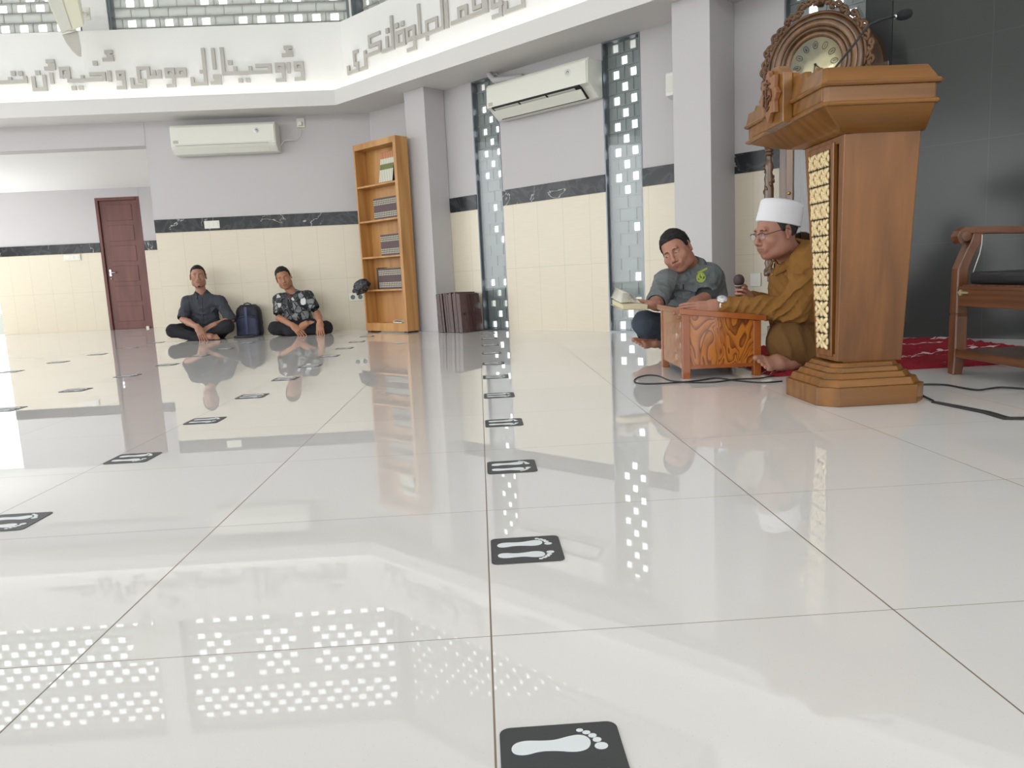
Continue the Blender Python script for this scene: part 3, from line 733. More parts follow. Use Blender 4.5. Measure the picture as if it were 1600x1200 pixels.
# ---- low writing desk
M['pine'] = None
def m_pine():
    t = NT('flamed_pine'); v = t.coord(scale=(3.6, 3.6, 1.5)); n = t.noise(v, 2.6, 1.5, 1.3)
    b = t.math('FRACT', t.math('MULTIPLY', n, 10.0)); f = t.noise(t.coord(scale=(1, 1, 0.1)), 90, 2)
    col = t.ramp(b, [(0.0, lin((178, 108, 38))), (0.45, lin((170, 98, 34))), (0.78, lin((118, 56, 20))), (0.93, lin((74, 32, 12))), (1.0, lin((168, 98, 36)))])
    col = t.mix(t.math('MULTIPLY', f, 0.25), col, lin((196, 126, 50)))
    m = t.set(col, 0.22); t.b.inputs['Coat Weight'].default_value = 0.5; return m
M['pine'] = m_pine(); M['pine_plain'] = wood('orange_pine', (138, 70, 26), (164, 92, 40), 'z', 1.0, 0.22, coat=0.5)
dk = thing('writing_desk', 'low varnished pine desk with flame grain in front of the speaker in ochre', 'desk', (0.952, 2.445, 0), math.radians(-2))
DW, DD = 0.37, 0.50
MB().box(0, 0.035, 0, 0.035, 0, 0.307).build('leg', M['pine_plain'], dk, 0.002); MB().box(DW-0.035, DW, 0, 0.035, 0, 0.262).build('leg', M['pine_plain'], dk, 0.002)
MB().box(0, 0.035, DD-0.035, DD, 0, 0.307).build('leg', M['pine_plain'], dk, 0.002); MB().box(DW-0.035, DW, DD-0.035, DD, 0, 0.262).build('leg', M['pine_plain'], dk, 0.002)
MB().prism([(0.035, 0.045), (DW-0.035, 0.045), (DW-0.035, 0.263), (0.035, 0.305)], 0.006, 0.022, 0, 'y').build('front_panel', M['pine'], dk)
MB().prism([(0.035, 0.045), (DW-0.035, 0.045), (DW-0.035, 0.263), (0.035, 0.305)], DD-0.022, DD-0.006, 0, 'y').build('back_panel', M['pine'], dk)
MB().box(0.004, 0.018, 0.035, DD-0.035, 0.045, 0.305).build('side_panel', M['pine'], dk); MB().box(DW-0.018, DW-0.004, 0.035, DD-0.035, 0.045, 0.262).build('side_panel', M['pine'], dk)
MB().box(0.035, DW-0.035, 0.002, 0.022, 0.045, 0.062).build('rail', M['pine_plain'], dk, 0.001)
MB().prism([(-0.015, 0.308), (DW+0.02, 0.259), (DW+0.02, 0.284), (-0.015, 0.335)], -0.015, DD+0.015, 0, 'y').build('desk_top', M['pine_plain'], dk, 0.002)
MB().prism([(0.03, 0.3300), (DW-0.02, 0.2890), (DW-0.02, 0.2910), (0.03, 0.3320)], 0.10, DD-0.08, 0, 'y').build('writing_pad', plain('dark_pad', (52, 44, 44), 0.4), dk)

# ---- podium
pz = thing('lectern', 'tall flared teak lectern with a carved star emblem and gilded panel', 'lectern', (1.413, 1.745, 0)); WORLD.add(pz.name)
def cham(x0, x1, y0, y1, z, c): return [Vector(p+(z,)) for p in ((x0+c, y0), (x1-c, y0), (x1, y0+c), (x1, y1-c), (x1-c, y1), (x0+c, y1), (x0, y1-c), (x0, y0+c))]
BX0, BX1, BY0, BY1 = 1.214, 1.612, 1.553, 1.94
def blk(name, ins, z0, z1, c, ins2=None, bev=0.003):
    i2 = ins if ins2 is None else ins2
    m = MB(); m.loft([cham(BX0+ins, BX1-ins, BY0+ins, BY1-ins, z0, c), cham(BX0+i2, BX1-i2, BY0+i2, BY1-i2, z1, c*0.95)], 0, True, False)
    m.build(name, M['podium_x'], pz, bev)
blk('base_block', 0, 0, 0.068, 0.058); blk('base_step', 0.012, 0.068, 0.094, 0.05, 0.022); blk('base_step', 0.035, 0.094, 0.114, 0.045, 0.045); blk('base_step', 0.055, 0.114, 0.132, 0.04, 0.062); blk('base_step', 0.07, 0.132, 0.146, 0.035, 0.078)
# shaft (narrow at the foot, wide at the head)
ZB, ZT = 0.146, 0.955
def shaft(z, ins=0.0, xin=0.0):
    f = (z-ZB)/(ZT-ZB); hy = 0.087+(0.160-0.087)*f; x0 = 1.312-0.020*f+xin; x1 = 1.556+0.008*f
    return x0, x1, 1.743-hy+ins, 1.743+hy-ins
def sh_ring(z, c=0.004, **k):
    x0, x1, y0, y1 = shaft(z, **k); return cham(x0, x1, y0, y1, z, c)
m = MB(); m.loft([sh_ring(ZB+(ZT-ZB)*k/6, xin=0.022) for k in range(7)], 0, True, False); m.build('shaft', M['podium'], pz, 0.002)
# framed front panel and its gilded carving (front = -x side)
fr = MB()
for (fa, fb_) in ((0.0, 0.13), (0.87, 1.0)):
    r = []
    for k in range(7):
        z = ZB+0.005+(ZT-ZB-0.01)*k/6; x0, x1, y0, y1 = shaft(z); ya = y0+(y1-y0)*fa; yb = y0+(y1-y0)*fb_
        r.append([Vector((x0, ya, z)), Vector((x0, yb, z)), Vector((x0+0.03, yb, z)), Vector((x0+0.03, ya, z))])
    fr.loft(r, 0, True, False)
for z0, z1 in ((ZB+.005, ZB+.03), (ZT-0.03, ZT-.005)):
    r = []
    for z in (z0, z1):
        x0, x1, y0, y1 = shaft(z); r.append([Vector((x0+.001, y0+.1*(y1-y0), z)), Vector((x0+.001, y1-.1*(y1-y0), z)), Vector((x0+0.03, y1-.1*(y1-y0), z)), Vector((x0+0.03, y0+.1*(y1-y0), z))])
    fr.loft(r, 0, True, False)
fr.build('panel_frame', M['podium'], pz, 0.002)
r = []
for z in (ZB+.02, ZT-.02):
    x0, x1, y0, y1 = shaft(z); a, b = y0+.22*(y1-y0), y1-.10*(y1-y0)
    r.append([Vector((x0-0.006, a, z)), Vector((x0-0.006, b, z)), Vector((x0+0.012, b, z)), Vector((x0+0.012, a, z))])
m = MB(); m.loft(r, 0, True, False); m.build('raised_panel', M['podium'], pz, 0.003)
g = MB(); bk = MB(); nrow = 12; rows = []
for k in range(nrow):
    zc = ZB+0.045+(ZT-ZB-0.085)*(k+0.5)/nrow; hz = (ZT-ZB-0.085)/nrow/2
    x0, x1, y0, y1 = shaft(zc); a, b = y0+.30*(y1-y0), y1-.17*(y1-y0); wv = b-a
    n = 1 if k < 4 else (2 if k < 8 else 3); n = 1 if k < 3 else (2 if k < 8 else 3)
    cw_ = wv/n
    for j in range(n):
        yc = a+cw_*(j+.5); hw_ = min(cw_/2, 0.034) if n > 1 else cw_/2
        xs = x0-0.006
        for (dy, dz) in ((-1, -1), (1, -1), (-1, 1), (1, 1)):      # four leaves meeting in the middle
            cy_, cz_ = yc+dy*hw_*0.45, zc+dz*hz*0.48; ang = math.atan2(dz*hz, dy*hw_)
            Mx = Matrix.Rotation(ang, 3, 'X'); L = math.hypot(hw_, hz)*0.46
            g.ell((xs-0.004, cy_, cz_), (0.007, L, L*0.36), 6, 0, Mx)
        g.ell((xs-0.006, yc, zc), (0.007, 0.006, 0.006), 5)
        for s_ in (-1, 1): g.ell((xs-0.003, yc, zc+s_*hz*0.62), (0.006, hw_*0.22, hz*0.38), 5)
        for s_ in (-1, 1): g.ell((xs-0.003, yc+s_*hw_*0.8, zc), (0.005, hw_*0.18, hz*0.5), 5)
    bk.loft([[Vector((xs-0.0012, a-.003, zc-hz)), Vector((xs-0.0012, b+.003, zc-hz)), Vector((xs+.0, b+.003, zc-hz)), Vector((xs+.0, a-.003, zc-hz))], [Vector((xs-0.0012, a-.003, zc+hz)), Vector((xs-0.0012, b+.003, zc+hz)), Vector((xs, b+.003, zc+hz)), Vector((xs, a-.003, zc+hz))]], 0, True, False)
go = g.build('gilded_carving', M['gold'], pz, label='gilded leaf carving filling the tapering panel'); bk.build('panel_ground', plain('dark_ground', (44, 26, 12), 0.5), pz)
# head: flared underside, two mouldings, box and sloping rail
TX0, TX1, TY0, TY1 = 1.162, 1.553, 1.462, 2.19
def rect(x0, x1, y0, y1, z, c=0.012): return cham(x0, x1, y0, y1, z, c)
m = MB(); rr_ = []
for k in range(7):
    f = k/6; e = f**0.8
    rr_.append(rect(1.285+(TX0+.01-1.285)*e, 1.572+(TX1-.01-1.572)*e, 1.572+(TY0+.01-1.572)*e, 1.912+(TY1-.01-1.912)*e, 0.950+0.070*f, 0.006))
m.loft(rr_, 0, True, False); m.build('flared_underside', M['podium_x'], pz, 0.001)
MB().loft([rect(TX0, TX1, TY0, TY1, 1.020), rect(TX0-.004, TX1+.004, TY0-.004, TY1+.004, 1.026), rect(TX0, TX1, TY0, TY1, 1.034)], 0, True, False).build('lower_moulding', M['podium_x'], pz, 0.002)
MB().loft([rect(TX0+.008, TX1-.004, TY0+.008, TY1-.008, 1.034), rect(TX0+.008, TX1-.004, TY0+.008, TY1-.008, 1.082)], 0, True, False).build('head_box', M['podium_x'], pz, 0.001)
MB().loft([rect(TX0-.003, TX1+.006, TY0-.003, TY1+.003, 1.082), rect(TX0-.008, TX1+.010, TY0-.008, TY1+.008, 1.090), rect(TX0-.003, TX1+.006, TY0-.003, TY1+.003, 1.098)], 0, True, False).build('upper_moulding', M['podium_x'], pz, 0.002)
MB().loft([rect(TX0, TX1, TY0, TY1, 1.098), rect(TX0+.006, TX1-.03, TY0+.012, TY1-.012, 1.142)], 0, True, False).build('reading_top', M['podium_x'], pz, 0.002)
# crest on the front with a stepped outline, carrying the star
YC = 1.815
half = [(0.335, 0.0), (0.335, 0.075), (0.29, 0.118), (0.22, 0.100), (0.20, 0.128), (0.105, 0.135), (0.10, 0.150), (0.06, 0.166), (0.0, 0.172)]
cy0 = 1.04
pl = [(YC-a*0.97, cy0+b) for a, b in half] + [(YC+a*0.93, cy0+b) for a, b in half[::-1][1:]]
MB().prism(pl, TX0-0.012+0.018, TX0+0.030, 0, 'x').build('crest_board', M['podium_x'], pz, 0.003)
pl = [(YC-0.095, 1.022), (YC+0.095, 1.022), (YC+0.095, 1.195), (YC+0.06, 1.222), (YC, 1.232), (YC-0.06, 1.222), (YC-0.095, 1.195)]
MB().prism(pl, TX0-0.030, TX0+0.006, 0, 'x').build('centre_plate', M['podium_x'], pz, 0.003)
sp_ = []
for k in range(16):
    a = PI/8*k; rr0 = 0.092 if k % 2 == 0 else 0.066
    sp_.append((YC+rr0*math.sin(a)*0.95, 1.13+rr0*math.cos(a)*1.02))
M['starwood'] = wood('star_wood', (120, 76, 46), (160, 110, 72), 'z', 2, 0.4)
star = MB().prism(sp_, TX0-0.050, TX0-0.0305, 0, 'x').build('star_emblem', M['starwood'], pz, 0.003, label='carved eight-pointed wooden star with interlaced script')
ss = MB()
rs = random.Random(5)
for (y0, z0, y1, z1) in ((-.03, .04, .03, .05), (.0, .06, .0, -.05), (-.035, .01, .0, .03), (.0, .03, .035, .0), (-.035, -.01, -.01, -.03), (.035, -.01, .01, -.035), (-.02, -.04, .02, -.045), (-.02, .0, .02, -.01), (-.035, .02, -.03, -.02), (.035, .03, .03, -.02), (-.01, .045, .02, .02)):
    pa = [(TX0-.052, YC+y0*.95, 1.13+z0), (TX0-.0535, YC+(y0+y1)/2*.95+rs.uniform(-.01, .01), 1.13+(z0+z1)/2+rs.uniform(-.01, .01)), (TX0-.052, YC+y1*.95, 1.13+z1)]
    ss.tube(pa, 0.0035, 6)
ss.build('script_relief', plain('dark_relief', (92, 58, 38), 0.45), star)

# gooseneck microphone
gm = thing('gooseneck_microphone', 'black gooseneck microphone rising from the lectern top', 'microphone', (1.2, 1.8, 1.14)); WORLD.add(gm.name)
pts = [at(x, y, 1.80) for x, y in ((1300, 112), (1304, 107), (1318, 90), (1334, 70), (1348, 51), (1360, 38), (1376, 31), (1398, 26))]
pts[0] = Vector((pts[1].x-0.004, pts[1].y, 1.144))
MB().tube(pts, 0.0042, 10).build('gooseneck', M['black'], gm)
MB().lathe([(0.018, 0), (0.018, 0.008), (0.008, 0.02)], 16, 0, (pts[0].x, pts[0].y, 1.1435)).build('base_ring', M['black'], gm)
d = (pts[-1]-pts[-2]).normalized(); Mx = d.to_track_quat('Z', 'Y').to_matrix()
MB().lathe([(0.0075, 0), (0.0075, 0.008)], 14, 0, pts[-1], Mx).build('collar', M['chrome'], gm)
MB().lathe([(0.007, 0.008), (0.015, 0.012), (0.0185, 0.025), (0.0185, 0.048), (0.014, 0.060), (0.004, 0.066)], 18, 0, pts[-1], Mx).build('foam_windshield', plain('foam', (30, 31, 34), 0.9, bump=0.5, vs=20), gm)
# ---- rug
M['rug'] = None
def m_rug():
    t = NT('red_pile'); v = t.coord(scale=(1, 3.2, 1)); n = t.noise(v, 3.0, 3, 1.0); f = t.noise(t.coord(), 160, 2)
    k = t.math('GREATER_THAN', n, 0.63)
    col = t.mix(k, t.mix(f, lin((112, 8, 24)), lin((182, 24, 48))), lin((226, 206, 208)))
    t.bump(f, 0.8, 0.01); return t.set(col, 0.95)
M['rug'] = m_rug()
m = MB(); rr2 = random.Random(9); NX, NY = 90, 70
X0, X1, Y0, Y1 = 1.355, 2.93, 2.36, 3.56
vs = []
for j in range(NY+1):
    for i in range(NX+1):
        x = X0+(X1-X0)*i/NX; y = Y0+(Y1-Y0)*j/NY
        ed = min(i, NX-i, j, NY-j); z = 0.002 if ed == 0 else 0.016+0.012*mnoise.noise(Vector((x*22, y*22, 1)))+0.006*mnoise.noise(Vector((x*60, y*60, 3)))
        if ed == 0: x += rr2.uniform(-.008, .008); y += rr2.uniform(-.008, .008)
        vs.append((x, y, z))
m.add(vs, [(j*(NX+1)+i, j*(NX+1)+i+1, (j+1)*(NX+1)+i+1, (j+1)*(NX+1)+i) for j in range(NY) for i in range(NX)], 0, True)
b0 = len(m.v); m.add([(X0, Y0, 0.001), (X1, Y0, .001), (X1, Y1, .001), (X0, Y1, .001)], [(3, 2, 1, 0)])
tag(m.build('rug', M['rug']), 'shaggy red rug with white streaks lying behind the lectern', 'rug')

# ---- cables on the floor
def floorcable(name, label, px, r, n=7, dense=6):
    P = [fl(x, y) for x, y in px]; Q = []
    for i in range(len(P)-1):
        p0 = P[max(i-1, 0)]; p1 = P[i]; p2 = P[i+1]; p3 = P[min(i+2, len(P)-1)]
        for k in range(dense):
            t_ = k/dense
            v = 0.5*((2*p1)+(p2-p0)*t_+(2*p0-5*p1+4*p2-p3)*t_**2+(3*p1-p0-3*p2+p3)*t_**3); v.z = r+0.0006; Q.append(v)
    e = P[-1].copy(); e.z = r+0.0006; Q.append(e)
    return tag(MB().tube(Q, r, n).build(name, M['black']), label, 'cable')
floorcable('microphone_cable', 'black microphone cable looping on the floor in front of the low pine desk', [(1222, 597), (1190, 599), (1150, 596), (1120, 592), (1090, 596), (1050, 599.5), (1015, 601), (997, 600), (991, 596), (997, 591), (1012, 587.5), (1030, 589), (1050, 596.5), (1085, 599), (1120, 598), (1150, 594), (1185, 592.5), (1200, 590), (1212, 588)], 0.0034)
floorcable('floor_cable', 'thin black cable running from the lectern foot past the chair', [(1437, 602.5), (1460, 602.3), (1482, 603.5), (1505, 608), (1528, 611), (1545, 609), (1565, 607), (1600, 609), (1650, 612)], 0.0038)
P = [fl(x, y) for x, y in ((1438, 618), (1450, 624), (1458, 628))]
tp = [(1458, 629, .010), (1500, 637, .017), (1545, 646, .020), (1575, 655, .022), (1600, 655, .020), (1650, 656, .02)]
pts = [fl(x, y) for x, y, _ in tp]; m = MB(); rg = []
for i, p in enumerate(pts):
    d = (pts[min(i+1, len(pts)-1)]-pts[max(i-1, 0)]).normalized(); nn = Vector((-d.y, d.x, 0)); w_ = tp[i][2]
    rg.append([p+nn*w_+Vector((0, 0, .0006)), p+nn*w_*.4+Vector((0, 0, .0065)), p-nn*w_*.4+Vector((0, 0, .0065)), p-nn*w_+Vector((0, 0, .0006))])
m.loft(rg, 0, True, False); t = m.build('cable_tape', plain('black_tape', (48, 50, 52), 0.28, var=0.2, vs=30, bump=0.4)); tag(t, 'shiny black tape holding a cable flat to the floor, right of the lectern', 'tape')
MB().tube([p+Vector((0, 0, .0045)) for p in P], 0.0035, 7).build('cable_end', M['black'], t)

# ---- armchair
ch = thing('armchair', 'teak armchair with scrolled arm and black leather seat by the black wall', 'armchair', (2.07, 1.53, 0))
CWD, CD = 0.66, 0.60
def leg(x, y, back=False):
    m = MB()
    if back: m.loft([[Vector((x+dx*s-.02*f, y+dy*s, z)) for dx, dy in ((-1, -1), (1, -1), (1, 1), (-1, 1))] for z, s, f in ((0, .017, -2), (.12, .022, -1), (.38, .024, 0), (.62, .022, -1.5), (.95, .020, -5))], 0, True, False)
    else: m.loft([[Vector((x+dx*s+f, y+dy*s, z)) for dx, dy in ((-1, -1), (1, -1), (1, 1), (-1, 1))] for z, s, f in ((0, .021, -.004), (.105, .026, .004), (.115, .027, .004), (.255, .026, .004), (.262, .023, .004), (.27, .026, .004), (.46, .024, .004), (.50, .024, .020), (.54, .024, .038), (.57, .026, .055), (.609, .024, .066))], 0, True, False)
    m.build('leg', M['chairwood'], ch, 0.005)
leg(0.022, 0.025); leg(0.022, CWD-0.025); leg(CD-0.03, 0.025, True); leg(CD-0.03, CWD-0.025, True)
for y in (0.0, CWD-0.05):
    m = MB(); path = [(0.02, .573), (0.01, .585), (0.005, .598), (0.012, .612), (0.032, .621), (0.07, .622), (0.12, .620), (0.35, .612), (CD-0.02, .610)]
    r = []
    for i, (x, z) in enumerate(path):
        th = .012 if i < 4 else .015
        a = path[min(i+1, len(path)-1)]; b = path[max(i-1, 0)]; d = Vector((a[0]-b[0], 0, a[1]-b[1])).normalized(); n_ = Vector((-d.z, 0, d.x))
        r.append([Vector((x, y, z))+n_*th, Vector((x, y+0.05, z))+n_*th, Vector((x, y+0.05, z))-n_*th, Vector((x, y, z))-n_*th])
    m.loft(r, 0, True, False)
    m.loft([[Vector((0.034+0.023*math.cos(a), yy, .597+0.023*math.sin(a))) for a in [2*PI*k/16 for k in range(16)]] for yy in (y-0.002, y+0.052)], 0, True, True)
    m.build('armrest', M['chairwood_x'], ch, 0.004)
MB().box(0.006, 0.03, 0.05, CWD-0.05, 0.30, 0.385).box(0.001, 0.006, 0.052, CWD-0.052, 0.372, 0.385).build('front_apron', M['chairwood_y'], ch, 0.003)
for y in (0.012, CWD-0.03): MB().box(0.05, CD-0.05, y, y+0.018, 0.30, 0.385).build('side_apron', M['chairwood_x'], ch, 0.003)
MB().box(CD-0.045, CD-0.02, 0.05, CWD-0.05, 0.30, 0.385).build('rear_apron', M['chairwood_y'], ch, 0.003)
MB().box(0.02, CD-0.03, 0.03, CWD-0.03, 0.385, 0.392).build('seat_board', M['chairwood'], ch)
MB().box(0.045, CD-0.06, 0.052, CWD-0.052, 0.393, 0.445).build('seat_cushion', M['leather'], ch, 0.018, 4)
MB().box(0.0, 0.022, 0.05, CWD-0.05, 0.078, 0.112).box(0.022, CD-0.04, 0.03, CWD-0.03, 0.098, 0.108).build('lower_shelf', M['chairwood_y'], ch, 0.003)
MB().box(0.50, 0.515, 0.05, CWD-0.05, 0.11, 0.30).build('rear_panel', plain('dark_stained_panel', (58, 32, 18), 0.5), ch)
m = MB()
for k in range(5): y = 0.09+k*(CWD-0.22)/4; m.prism([(CD-0.02, 0.40), (CD-0.005, 0.40), (CD+0.06, 0.90), (CD+0.045, 0.90)], y, y+0.04, 0, 'y')
m.build('back_slats', M['chairwood'], ch, 0.003)
MB().prism([(CD+0.035, 0.88), (CD+0.07, 0.88), (CD+0.08, 0.96), (CD+0.045, 0.96)], 0.02, CWD-0.02, 0, 'y').build('top_rail', M['chairwood_y'], ch, 0.006)
ml = MB(); ml.prism([(CWD-0.072, 0.345), (CWD-0.088, 0.360), (CWD-0.072, 0.372), (CWD-0.056, 0.360)], -0.003, 0.006, 0, 'x'); ml.box(-0.003, 0.006, CWD-0.115, CWD-0.088, 0.355, 0.363); ml.build('inlay', plain('pale_inlay', (170, 160, 120), 0.4), ch)
MB().tube([(0.098, CWD-0.055, .60), (0.097, CWD-0.056, .56), (0.088, CWD-0.058, .52), (0.07, CWD-0.06, .47), (0.062, CWD-0.058, .44)], 0.0018, 6).build('thin_pale_line', M['plastic'], ch)  # thin pale line down the front post

# ---- grandfather clock
_p = onp(1272, 100, wallp(0, 0.43), (1, 1, 0)); _s = ((_p.x-_p.y)-(OW.x-OW.y))/R2
gc = thing('grandfather_clock', 'carved mahogany grandfather clock with arched hood and silver dial behind the lectern', 'clock', wallp(_s, 0.43, 0), RW)
W1 = M['clockwood']; ZD = _p.z
# plinth and trunk
MB().box(-0.31, 0.31, 0.0, 0.34, 0, 0.10).box(-0.29, 0.29, 0.02, 0.34, 0.10, 0.40).box(-0.31, 0.31, 0.0, 0.34, 0.40, 0.44).build('plinth', W1, gc, 0.008)
MB().box(-0.25, -0.20, 0.06, 0.33, 0.44, 1.36).box(0.20, 0.25, 0.06, 0.33, 0.44, 1.36).box(-0.20, 0.20, 0.30, 0.33, 0.44, 1.36).build('trunk', W1, gc, 0.004)
MB().box(-0.198, -0.15, 0.045, 0.07, 0.46, 1.34).box(0.15, 0.198, 0.045, 0.07, 0.46, 1.34).box(-0.15, 0.15, 0.045, 0.07, 0.46, 0.53).box(-0.15, 0.15, 0.045, 0.07, 1.27, 1.34).build('trunk_door', M['clock2'], gc, 0.004)
MB().box(-0.15, 0.15, 0.055, 0.060, 0.53, 1.27).build('door_glass', M['glass'], gc)
MB().lathe([(0.010, 0), (0.010, 0.01), (0.005, 0.014)], 12, 0, (-0.175, 0.045, 0.98), Matrix.Rotation(PI/2, 3, 'X')).build('key_escutcheon', M['brass'], gc)
m = MB(); m.tube([(0, 0.18, 1.25), (0, 0.18, 0.72)], 0.004, 6); m.lathe([(0.002, -0.006), (0.07, -0.004), (0.07, 0.004), (0.002, 0.006)], 20, 0, (0, 0.17, 0.68), Matrix.Rotation(PI/2, 3, 'X')); m.build('pendulum', M['brass'], gc)
# turned and carved columns
def col_prof():
    p = [(0.030, 0.44), (0.034, 0.45), (0.034, 0.48), (0.022, 0.50), (0.030, 0.53), (0.022, 0.55)]
    for k in range(9): z = 0.57+k*0.07; p += [(0.026+0.005*math.sin(k*1.3), z), (0.032, z+0.03)]
    p += [(0.022, 1.205), (0.018, 1.23)]
    for k in range(5): z = 1.24+k*0.022; p += [(0.020, z), (0.030, z+0.006), (0.030, z+0.012), (0.020, z+0.018)]
    return p + [(0.036, 1.355)]
for x in (-0.31, 0.31):
    m = MB(); pr = col_prof(); m.lathe(pr, 18, 0, (x*0.99, 0.03, 0))
    for k in range(26):      # carved foliage wrapping the shaft
        a = k*0.9; z = 0.58+k*0.0235
        m.ell((x*0.99+0.030*math.cos(a), 0.03+0.030*math.sin(a), z), (0.009, 0.009, 0.020), 5, 0, Matrix.Rotation(a, 3, 'Z') @ Matrix.Rotation(0.5, 3, 'X'))
    m.build('column', W1, gc)
# hood
m = MB(); m.box(-0.36, 0.36, -0.03, 0.425, 1.36, 1.40).box(-0.33, 0.33, 0.0, 0.415, 1.40, 1.47).build('hood_base', W1, gc, 0.008)
hp = [(-0.30, 1.47), (0.30, 1.47), (0.30, ZD)] + [(0.30*math.cos(PI*k/24), ZD+0.30*math.sin(PI*k/24)) for k in range(1, 24)] + [(-0.30, ZD)]
MB().prism(hp, 0.03, 0.405, 0, 'y').build('hood', W1, gc, 0.004)
hp2 = [(0.318*math.cos(PI*k/24), ZD+0.318*math.sin(PI*k/24)) for k in range(25)] + [(0.295*math.cos(PI*k/24), ZD+0.295*math.sin(PI*k/24)) for k in range(24, -1, -1)]
MB().prism(hp2, 0.37, 0.425, 0, 'y').box(0.295, 0.335, 0.36, 0.425, ZD-0.03, ZD+0.01).box(-0.335, -0.295, 0.36, 0.425, ZD-0.03, ZD+0.01).build('rear_arch_moulding', M['clock2'], gc, 0.004)
# concentric door rings (lathe about the dial axis)
def ring(name, r0, r1, y0, y1, mat, bulge=0.0, lower=True):
    m = MB(); n = 56; prof = []
    for k in range(9):
        f = k/8; prof.append((r0+(r1-r0)*f, y0+(y1-y0)*f - bulge*math.sin(PI*f)))
    prof += [(r1, 0.031), (r0, 0.031)]
    vs = []; fs = []
    for i in range(n):
        a = 2*PI*i/n
        for (r, y) in prof: vs.append((r*math.cos(a), y, ZD+r*math.sin(a)))
    L = len(prof)
    for i in range(n):
        for k in range(L): fs.append((i*L+k, i*L+(k+1) % L, ((i+1) % n)*L+(k+1) % L, ((i+1) % n)*L+k))
    m.add(vs, fs, 0, True); return m.build(name, mat, gc)
ring('outer_ring', 0.262, 0.298, 0.005, 0.02, W1, 0.012); ring('middle_ring', 0.225, 0.260, 0.012, 0.004, M['clock2'], 0.006); ring('inner_ring', 0.195, 0.224, 0.02, 0.012, W1, 0.014); ring('bezel', 0.163, 0.195, 0.024, 0.016, M['clock2'], 0.008)
def m_dial():
    t = NT('silvered_dial'); n = t.noise(t.coord(), 5, 2); c = t.ramp(n, [(0.3, lin((176, 180, 172))), (0.6, lin((222, 214, 176)))]); return t.set(c, 0.18, 0.55)
dial = MB().lathe([(0.160, 0.0), (0.162, 0.006), (0.0, 0.006)], 48, 0, (0, 0.028, ZD), Matrix.Rotation(PI/2, 3, 'X')).build('dial', m_dial(), gc)
inkm = plain('black_numeral', (36, 34, 30), 0.4)
m = MB(); rom = {1: 'I', 2: 'II', 3: 'III', 4: 'IIII', 5: 'V', 6: 'VI', 7: 'VII', 8: 'VIII', 9: 'IX', 10: 'X', 11: 'XI', 12: 'XII'}
for h_ in range(1, 13):
    a = PI/2-h_*PI/6; cx_, cz_ = 0.118*math.cos(a), ZD+0.118*math.sin(a); u_ = Vector((math.cos(a-PI/2), 0, math.sin(a-PI/2))); v_ = Vector((math.cos(a), 0, math.sin(a)))
    pth = [Vector((cx_, 0.0205, cz_))+u_*0.015*math.cos(b)+v_*0.022*math.sin(b) for b in [2*PI*k/20 for k in range(21)]]
    m.tube(pth, 0.0013, 5)
    st_ = rom[h_]; wch = 0.0048; x = -wch*(len(st_)-1)/2
    for c_ in st_:
        o_ = Vector((cx_, 0.0210, cz_))+u_*x
        if c_ == 'I': m.tube([o_-v_*0.010, o_+v_*0.010], 0.0009, 4)
        elif c_ == 'V': m.tube([o_+v_*0.010-u_*0.003, o_-v_*0.010, o_+v_*0.010+u_*0.003], 0.0009, 4)
        else: m.tube([o_+v_*0.010-u_*0.003, o_-v_*0.010+u_*0.003], 0.0009, 4); m.tube([o_+v_*0.010+u_*0.003, o_-v_*0.010-u_*0.003], 0.0009, 4)
        x += wch
m.build('numerals', inkm, dial)
m = MB(); m.tube([(0, 0.018, ZD), (0.05, 0.018, ZD-0.045)], 0.003, 5).tube([(0, 0.016, ZD), (-0.02, 0.016, ZD-0.10)], 0.0025, 5).lathe([(0.008, 0), (0.008, 0.006)], 12, 0, (0, 0.022, ZD), Matrix.Rotation(PI/2, 3, 'X')); m.build('hands', inkm, gc)
# pierced scroll carving around the arch
m = MB(); rc = random.Random(11)
for k in range(35):
    a = -0.25+(PI+0.5)*k/34; R_ = 0.322+0.012*math.sin(k*2.1)+(0.05*math.exp(-((a-PI/2)/0.35)**2)); c_ = Vector((R_*math.cos(a), 0.015, ZD+R_*math.sin(a)))
    t_ = Vector((-math.sin(a), 0, math.cos(a))); r_ = Vector((math.cos(a), 0, math.sin(a)))
    sg = 1 if k % 2 else -1; pts = []
    for q_ in range(12):
        b = q_/11*4.6; rr3 = 0.030*(1-q_/15); pts.append(c_+(t_*sg*math.cos(b)+r_*math.sin(b))*rr3+Vector((0, -0.006*math.sin(b), 0)))
    m.tube(pts, [0.0115*(1-0.5*q_/11) for q_ in range(12)], 6)
    m.ell(c_+r_*0.004-t_*sg*0.004, (0.013, 0.011, 0.027), 5, 0, Matrix.Rotation(-(a+0.6*sg), 3, 'Y'))
m.tube([Vector((0.305*math.cos(a), 0.018, ZD+0.305*math.sin(a))) for a in [-0.2+(PI+0.4)*k/40 for k in range(41)]], 0.010, 8)
for sx in (-1, 1):
    for k in range(6): m.ell((sx*(0.325+0.012*math.sin(k*2)), 0.012, ZD-0.06-k*0.035), (0.014, 0.012, 0.022), 5)
    m.tube([(sx*0.33, 0.02, ZD-0.28), (sx*0.35, 0.02, ZD-0.29), (sx*0.352, 0.02, ZD-0.27), (sx*0.335, 0.02, ZD-0.255)], 0.009, 6)
m.build('scroll_carving', M['clockcarve'] if 'clockcarve' in M else wood('carved_mahogany', (74, 48, 28), (116, 82, 52), 'z', 3, 0.45), gc)
m = MB(); m.lathe([(0.018, 0), (0.03, 0.02), (0.02, 0.05), (0.035, 0.09), (0.012, 0.14), (0.002, 0.16)], 14, 0, (0, 0.10, ZD+0.36)); m.build('finial', W1, gc)

